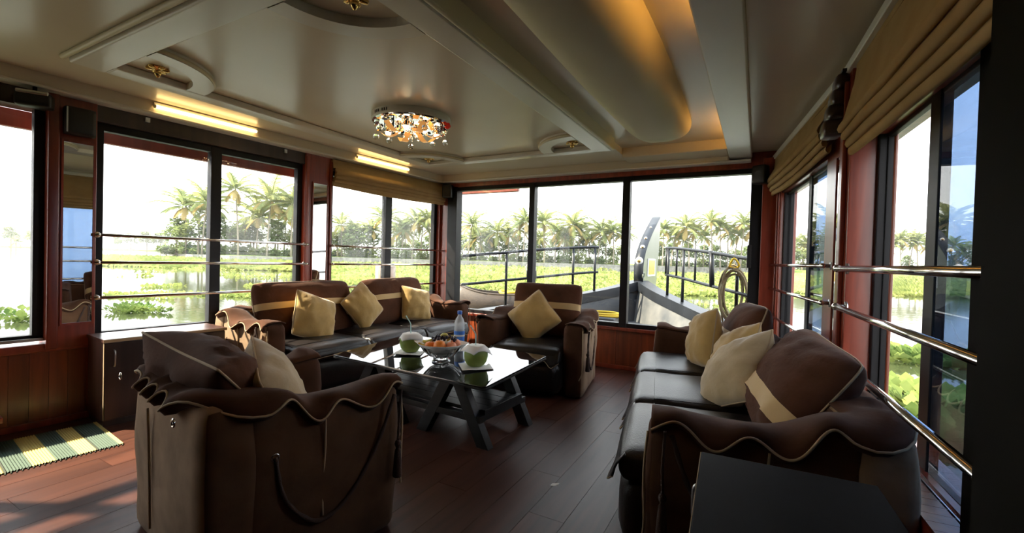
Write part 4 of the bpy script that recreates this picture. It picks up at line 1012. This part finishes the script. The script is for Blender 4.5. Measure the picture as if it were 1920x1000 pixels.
def leaves(cen, size, up=.6, seed=0, wide=.7):
    """quads: one kite-shaped leaf at each centre"""
    r_ = np.random.default_rng(seed); n = len(cen)
    a = r_.uniform(0, 2*np.pi, n); el = r_.normal(up, .35, n)
    d = np.stack([np.cos(a)*np.cos(el), np.sin(a)*np.cos(el), np.sin(el)], 1); s = np.stack([-np.sin(a), np.cos(a), r_.uniform(-.3, .3, n)], 1)
    L = (size*r_.uniform(.6, 1.3, n))[:, None]; w = L*wide*.5
    V = np.stack([cen, cen+d*L*.55+s*w, cen+d*L, cen+d*L*.55-s*w], 1).reshape(-1, 3)
    F = np.arange(4*n).reshape(n, 4); return V, F
def mat_of_plants(name, label, px0, px1, d0, d1, n, size, seed, m='hyacinth', up=.7, thr=None, freq=.05):
    r_ = np.random.default_rng(seed); px = r_.uniform(px0, px1, n); inv = r_.uniform(1/d1, 1/d0, n); dep = 1/inv
    k = (px-960)/840.; X = dep*(-math.sin(YAW)+k*math.cos(YAW)); Yv = dep*(math.cos(YAW)+k*math.sin(YAW))
    if thr is not None:
        keep = np.array([nz3(x*freq+seed, y*freq, seed*.7)+.35*nz3(x*freq*3.1, y*freq*3.1, seed) > thr for x, y in zip(X, Yv)]); X, Yv, dep = X[keep], Yv[keep], dep[keep]
    C = np.stack([X, Yv, np.full(len(X), ZW-.01)], 1); sz = size*np.maximum(1, dep/25.)**.6
    V, F = leaves(C, sz, up, seed, .8)
    o = bpy.data.objects.new(name, np_mesh(name, V, F, m)); COL.objects.link(o); tag(o, label, 'plants', kind='stuff'); return o
# green carpets (nobody could count the leaves)
mat_of_plants('water_hyacinth', 'broad green carpet of water hyacinth before the far bank, ahead of the bow', 560, 1440, 30, 120, 42000, .30, 1, thr=-.12, freq=.035)
mat_of_plants('water_hyacinth', 'belt of water hyacinth on the lagoon seen through the large left window', 60, 600, 52, 110, 26000, .34, 2)
mat_of_plants('water_hyacinth', 'bright belt of water hyacinth seen through the right windows', 1420, 1990, 36, 130, 30000, .30, 3)
mat_of_plants('water_hyacinth', 'scattered hyacinth patches floating on the water outside the left windows', 200, 840, 19, 52, 14000, .22, 4, thr=.14, freq=.16)
mat_of_plants('water_hyacinth', 'scattered hyacinth floating on the water just ahead of the bow', 840, 1440, 17, 34, 6000, .20, 5, thr=.10, freq=.2)
def raft(label, px, dep, rx, ry, n, size, seed, m='hyacinth_near'):
    r_ = np.random.default_rng(seed); x0, y0 = spot(px, dep); a = r_.uniform(0, 2*np.pi, n); q = np.sqrt(r_.uniform(0, 1, n))*(1+.25*np.sin(3*a+seed))
    C = np.stack([x0+q*rx*np.cos(a), y0+q*ry*np.sin(a), np.full(n, ZW-.01)+r_.uniform(0, .12, n)], 1); V, F = leaves(C, size, .75, seed, .85)
    o = bpy.data.objects.new('hyacinth_raft', np_mesh('hyacinth_raft', V, F, m)); COL.objects.link(o); tag(o, label, 'plants', kind='stuff')
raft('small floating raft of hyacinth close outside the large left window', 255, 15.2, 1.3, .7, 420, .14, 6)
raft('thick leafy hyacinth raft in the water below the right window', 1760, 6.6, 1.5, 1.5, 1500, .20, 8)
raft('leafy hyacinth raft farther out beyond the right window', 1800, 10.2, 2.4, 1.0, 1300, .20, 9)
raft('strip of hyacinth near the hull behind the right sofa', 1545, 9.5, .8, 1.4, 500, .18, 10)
raft('sparse floating hyacinth at the far left window', 40, 13, 1.6, .6, 200, .16, 12)

# banks
def bank(label, pts, top, width, wall=True, wall_label=None):
    P = [Vector((*spot(px, d), 0)) for px, d in pts]; rows = []
    for i, p in enumerate(P):
        d = Vector((p.x, p.y, 0)).normalized(); rows.append([p+Vector((0, 0, ZW-.3)), p+Vector((0, 0, top))+d*.3, p+d*(width*.3)+Vector((0, 0, top+.25)), p+d*width+Vector((0, 0, top+.4))])
    o = MB().grid(rows).build('river_bank', 'bank_grass', None, smooth=True); structure(o, label, 'bank')
    if wall:
        w = []
        for i, p in enumerate(P):
            d = Vector((p.x, p.y, 0)).normalized(); w.append([p-d*.5+Vector((0, 0, ZW-.3)), p-d*.35+Vector((0, 0, top+.1)), p+d*.3+Vector((0, 0, top+.1))])
        o2 = MB().grid(w).build('stone_wall', 'stone', None); tag(o2, wall_label, 'wall')
bank('grassy far bank ahead of the bow', [(600, 112), (760, 116), (900, 118), (1050, 120), (1200, 124), (1330, 128), (1460, 134)], .55, 60, True, 'low grey stone embankment wall along the far bank ahead of the bow')
bank('grassy point with tall palms on the left', [(300, 118), (360, 104), (430, 98), (520, 100), (620, 112)], .35, 50, True, 'short stone embankment below the left palm grove')
bank('grassy far bank seen through the right windows', [(1400, 136), (1560, 140), (1700, 146), (1880, 150), (2000, 156)], .35, 60, False)
bank('distant hazy shore at the far left', [(-120, 420), (60, 430), (200, 440), (330, 450)], .6, 60, False)

# palms: four crowns and three trunks shared by all
def crown_mesh(seed, dry):
    r_ = np.random.default_rng(seed); V = []; F = []
    nf = 24
    for i in range(nf):
        az = 2*np.pi*i*.382 + r_.normal(0, .15); q = i/nf
        isdry = q > .84
        el = np.radians(74 - 100*q + r_.normal(0, 7)); Lf = r_.uniform(3.3, 4.7)*(1-.25*(q > .84)); jit = r_.random(40)
        if isdry != dry: continue
        p = np.array([0, 0, 0.]); pts = [p.copy()]; ns = 9
        for k in range(ns):
            d = np.array([math.cos(az)*math.cos(el), math.sin(az)*math.cos(el), math.sin(el)]); p = p+d*Lf/ns; pts.append(p.copy()); el -= np.radians(3.5+9*k/ns)
        pts = np.array(pts); side = np.array([-math.sin(az), math.cos(az), 0])
        for k in range(2, ns*2+1):
            t_ = k/(ns*2); j = min(ns-1, int(t_*ns)); c = pts[j]+(pts[j+1]-pts[j])*(t_*ns-j); fw = pts[j+1]-pts[j]; fw /= np.linalg.norm(fw)
            ll = (1.0*math.sin(np.pi*min(1, t_*.80+.14))+.10)
            for sg in (-1, 1):
                dr = side*sg*.62+fw*.75+np.array([0, 0, -.22-.22*jit[k]]); dr /= np.linalg.norm(dr); wv = fw*.125
                o = len(V); V += [c-wv, c+wv, c+dr*ll*.6+wv*.9, c+dr*ll]; F.append((o, o+1, o+2, o+3))
        for k in range(ns):
            o = len(V); V += [pts[k]-side*.06, pts[k]+side*.06, pts[k+1]+side*.05, pts[k+1]-side*.05]; F.append((o, o+1, o+2, o+3))
    return np_mesh('fronds', np.array(V), np.array(F), 'palm_leaf_dry' if dry else 'palm_leaf')
CR = [(crown_mesh(s, False), crown_mesh(s, True)) for s in (1, 2, 3, 4)]
def trunk_mesh(seed, h=10.0):
    r_ = random.Random(seed); bx_ = r_.uniform(-1.1, 1.1); by_ = r_.uniform(-.8, .8); pts = [(bx_*((i/8)**1.6), by_*((i/8)**1.6), h*i/8-.4*(i == 0)) for i in range(9)]
    return MB().tube(pts, [.20-.09*i/8 for i in range(9)], 7).mesh('trunk', 'trunk', True), pts[-1]
TR = [trunk_mesh(s) for s in (5, 6, 7, 8)]
_pn = [0]
def palm(px, dep, h, label, group, z=.6, sc=1.0):
    i = _pn[0]; _pn[0] += 1
    t = empty('coconut_palm', (*spot(px, dep), z), rnd.uniform(0, 6.28)); tag(t, label, 'palm', group)
    tm, top = TR[i % 4]; k = h/10.0
    inst('trunk', tm, t, scale=(1.1, 1.1, k))
    g, d = CR[(i*3+i//4) % 4]; rz = rnd.uniform(0, 6.28); s = sc*1.30*rnd.uniform(.88, 1.15)
    inst('fronds', g, t, (top[0]*1.1, top[1]*1.1, h), (0, 0, rz), (s, s, s)); inst('dry_fronds', d, t, (top[0]*1.1, top[1]*1.1, h), (0, 0, rz), (s, s, s))
ORD = ['first', 'second', 'third', 'fourth', 'fifth', 'sixth', 'seventh', 'eighth', 'ninth', 'tenth', 'eleventh', 'twelfth', 'thirteenth', 'fourteenth']
def nth(i, n, label): return label if n == 1 else '%s, %s from the left' % (label, ORD[i])
hz = lambda px: 460.5+.0279*px
def palms(lst, label, group, **kw):
    for i, (px, top, dep) in enumerate(sorted(lst)):
        h = (hz(px)-top)*dep/840 + 1.3 - .6 - 1.8*kw.get('sc', 1.0); palm(px, dep, max(4, h), nth(i, len(lst), label), group, **kw)
palms([(348, 372, 108), (378, 362, 104), (400, 380, 112)], 'hazy coconut palm left of the mullion in the large left window', 'palms left of the mullion', sc=1.25)
palms([(446, 340, 104)], 'tallest coconut palm in the large left window, right of the mullion', None, sc=1.2)
palms([(480, 392, 110), (500, 360, 106), (520, 372, 112), (545, 366, 108), (560, 384, 116), (470, 410, 118), (532, 400, 120)], 'coconut palm in the right half of the large left window', 'palms of the left grove', sc=1.2)
palms([(640, 410, 122), (668, 425, 126), (700, 420, 124), (716, 398, 122), (655, 432, 130)], 'coconut palm in the left pane behind the long sofa', 'palms behind the long sofa, left pane')
palms([(752, 420, 124), (772, 404, 122), (788, 412, 126), (806, 400, 122), (760, 432, 132), (818, 418, 128), (742, 426, 130)], 'coconut palm in the right pane behind the long sofa', 'palms behind the long sofa, right pane')
palms([(877, 410, 124), (900, 432, 130), (918, 438, 132), (936, 424, 126), (952, 430, 130), (968, 420, 128), (980, 404, 124), (890, 440, 134)], 'coconut palm on the far bank in the left bow pane', 'palms in the left bow pane')
palms([(1020, 406, 122), (1040, 425, 128), (1056, 434, 130), (1075, 410, 124), (1084, 424, 128), (1104, 436, 132), (1120, 424, 126), (1136, 430, 130), (1150, 424, 126), (1164, 430, 130), (1008, 436, 134), (1065, 440, 136)], 'coconut palm on the far bank in the middle bow pane', 'palms in the middle bow pane')
palms([(1242, 420, 126), (1258, 432, 130), (1275, 440, 132), (1292, 415, 124), (1304, 424, 128), (1318, 434, 134), (1335, 404, 122), (1350, 412, 124), (1364, 424, 128), (1388, 408, 124), (1400, 420, 128), (1232, 440, 134), (1376, 430, 130)], 'coconut palm on the far bank in the right bow pane', 'palms in the right bow pane')
palms([(1490, 450, 146), (1505, 455, 150), (1516, 448, 146), (1536, 450, 148), (1550, 440, 144), (1562, 430, 142)], 'coconut palm seen through the short right window', 'palms in the short right window')
palms([(1672, 448, 150), (1688, 440, 148), (1704, 446, 150), (1720, 444, 148), (1734, 452, 152), (1660, 456, 154), (1780, 452, 152), (1800, 464, 154), (1822, 470, 156), (1845, 462, 154), (1866, 456, 152)], 'coconut palm beyond the lagoon in the near right window', 'palms in the near right window')
palms([(60, 437, 400), (30, 450, 420), (95, 452, 420)], 'tiny distant palm on the hazy shore at far left', 'distant palms at far left', sc=1.4)
# broad-leaved trees and bushes
def blob(seed, n, lobes, size, m):
    r_ = np.random.default_rng(seed); C = []
    for (cx, cy, cz, rx, rz_) in lobes:
        k = int(n/len(lobes)); d = r_.normal(size=(k, 3)); d /= np.linalg.norm(d, axis=1)[:, None]; q = r_.uniform(.55, 1.05, k)[:, None]
        C.append(np.array([cx, cy, cz])+d*q*np.array([rx, rx, rz_]))
    V, F = leaves(np.concatenate(C), size, .2, seed, .75); return np_mesh('foliage', V, F, m)
BUSH = [blob(1, 700, [(0, 0, 1.0, 1.5, 1.1), (1.3, .3, .8, 1.1, .8), (-1.2, -.2, .7, 1.2, .8)], .55, 'bush_leaf'), blob(2, 700, [(0, 0, .9, 1.4, 1.0), (1.2, .5, 1.1, 1.2, 1.1), (-1.4, .2, .6, 1.0, .7)], .5, 'bush_leaf_light')]
TREE = [blob(3, 1500, [(0, 0, 6, 2.6, 2.2), (2.2, .5, 5, 2.0, 1.7), (-2.2, -.4, 4.6, 2.1, 1.7), (.4, .6, 7.6, 1.7, 1.4)], .75, 'bush_leaf'), blob(4, 1500, [(0, 0, 5.4, 2.8, 2.3), (2.4, .5, 4.2, 1.8, 1.5), (-2.0, -.4, 5.2, 2.2, 1.9)], .75, 'bush_leaf_light')]
TTR = MB().tube([(0, 0, -.4), (.1, 0, 2), (-.1, .1, 4), (.2, 0, 6)], [.28, .22, .16, .08], 7).tube([(.1, 0, 2), (1.2, .3, 4.4)], [.12, .06], 6).tube([(0, 0, 2.4), (-1.3, -.2, 4.4)], [.12, .06], 6).mesh('trunk', 'trunk', True)
def tree(px, dep, s, k, label, group=None, z=.5):
    t = empty('broadleaf_tree', (*spot(px, dep), z), rnd.uniform(0, 6.28), s); tag(t, label, 'tree', group); inst('foliage', TREE[k % 2], t); inst('trunk', TTR, t)
def trees(lst, label, group):
    for i, (px, dep, s, k) in enumerate(sorted(lst)): tree(px, dep, s, k, nth(i, len(lst), label), group)
trees(((330, 110, 1.0, 0), (372, 106, 1.15, 1), (408, 108, 1.1, 0)), 'bushy green tree at the tip of the left point', 'bushy trees left of the mullion')
trees(((440, 112, 1.0, 1), (475, 114, .95, 0), (515, 112, 1.0, 0), (548, 114, .9, 1)), 'bushy green tree under the palms of the left grove', 'bushy trees in the left grove')
trees(((632, 124, .95, 1), (662, 122, 1.0, 0), (690, 124, 1.05, 0), (645, 126, .9, 0)), 'round bluish-green tree in the left pane behind the long sofa', 'trees behind the long sofa')
trees(tuple((px, 136+(px*7 % 9), .80+.02*(px % 7), (px//3) % 2) for px in (1156, 1236, 1262, 1290, 1316, 1344, 1372, 1400, 1476, 1504, 1532, 1556)), 'leafy tree behind the right bow railing', 'trees right of the prow')
trees(tuple((px, 134+(px*7 % 9), .80+.02*(px % 7), (px//3) % 2) for px in (742, 772, 800, 826, 866, 892, 918, 944, 972, 1010, 1040, 1068, 1098, 1128)), 'leafy tree behind the left bow railing', 'trees left of the prow')
trees(((1650, 156, .75, 0), (1700, 158, .7, 0), (1750, 158, .7, 0), (1790, 156, .75, 0), (1830, 158, .8, 0), (1880, 156, .8, 0)), 'dark tree in the near right window', 'trees in the near right window')
trees(((20, 440, 2.2, 0), (60, 440, 1.8, 0), (110, 445, 2.0, 0), (160, 450, 1.6, 0), (245, 450, 1.9, 0), (275, 445, 2.1, 0), (300, 440, 2.0, 0), (220, 450, 1.5, 0)), 'hazy distant tree on the faint shore at left', 'distant trees at left')
def bush(px, dep, s, k, label, group, z=.5):
    t = empty('bush', (*spot(px, dep), z), rnd.uniform(0, 6.28), s); tag(t, label, 'bush', group); inst('foliage', BUSH[k % 2], t); inst('stem', bpy.data.meshes.get('bush_stem') or MB().tube([(0, 0, -.4), (0, 0, .9)], .08, 5).mesh('bush_stem', 'trunk'), t)
def bushes(p0, p1, step, dep, label, group, s=1.0, z=.5):
    px = p0; i = 0
    while px < p1: bush(px+rnd.uniform(-3, 3), dep+rnd.uniform(4, 10), s*rnd.uniform(.7, 1.25), i+(i//3), label, group, z); px += step; i += 1
bushes(310, 560, 24, 103, 'low bush at the foot of the left palm grove', 'bushes under the left grove', 1.3, .3)
bushes(622, 832, 22, 119, 'low bush behind the stone wall, behind the long sofa', 'bushes behind the long sofa', 1.3)
bushes(862, 1164, 22, 123, 'low bush behind the stone wall left of the prow post', 'bushes left of the prow', 1.35)
bushes(1225, 1415, 22, 129, 'low bush on the far bank right of the prow post', 'bushes right of the prow', 1.35)
bushes(1480, 1575, 20, 143, 'low bush on the bank in the short right window', 'bushes in the short right window', 1.2, .4)
bushes(1650, 1885, 24, 149, 'low bush beyond the lagoon in the near right window', 'bushes in the near right window', 1.3, .4)

# wooden canoe on the water ahead
cxy = spot(955, 15.5); t = empty('wooden_canoe', (cxy[0], cxy[1], ZW), YAW + R(4)); tag(t, 'brown wooden country boat floating ahead of the left bow pane', 'boat')
rows = []; inn = []
for i in range(25):
    s = -1+2*i/24; w_ = .62*(1-abs(s)**2.4)+.01; zt = .92+.30*abs(s)**3; kz = -.12+.35*abs(s)**4; x = s*1.75
    rows.append([(x, -w_, zt), (x, -w_*.93, zt*.5), (x, -w_*.5, kz), (x, 0, kz-.05), (x, w_*.5, kz), (x, w_*.93, zt*.5), (x, w_, zt)])
MB().grid(rows).build('hull', 'canoe_wood', t, smooth=True, solid=.05)
for sg in (-1, 1): MB().tube([(r_[0][0], sg*r_[0][1], r_[0][2]) for r_ in rows], .035, 6).build('rim', 'canoe_wood', t, smooth=True)
MB().span((-.75, -.5, .80), (-.5, .5, .85)).build('thwart', 'canoe_wood', t); MB().span((.5, -.5, .80), (.75, .5, .85)).build('thwart', 'canoe_wood', t)
MB().tube([(.2+.5*math.cos(a), .35*math.sin(a), .97+.03*math.sin(a*3)) for a in lin(0, 2*PI, 25)[:-1]], .05, 6, closed=True).build('rope', 'rope_yellow', t, smooth=True)

# thin morning haze over the lagoon
hm = bpy.data.materials.new('haze'); hm.use_nodes = True; MATS['haze'] = hm
N = hm.node_tree.nodes; N.clear(); vo = N.new('ShaderNodeVolumeScatter'); vo.inputs['Density'].default_value = .00030; vo.inputs['Anisotropy'].default_value = .2; vo.inputs['Color'].default_value = (1, 1, 1, 1)
oo = N.new('ShaderNodeOutputMaterial'); hm.node_tree.links.new(vo.outputs[0], oo.inputs['Volume'])
for a, b, w in (((-690, 13, ZW+.02), (690, 880, 45), 'ahead of the bow'), ((-690, -290, ZW+.02), (-14, 12.9, 45), 'on the left'), ((9, -290, ZW+.02), (690, 12.9, 45), 'on the right')):
    o = MB().span(a, b).build('haze', 'haze'); tag(o, 'thin white haze over the lagoon '+w, 'haze', kind='stuff')
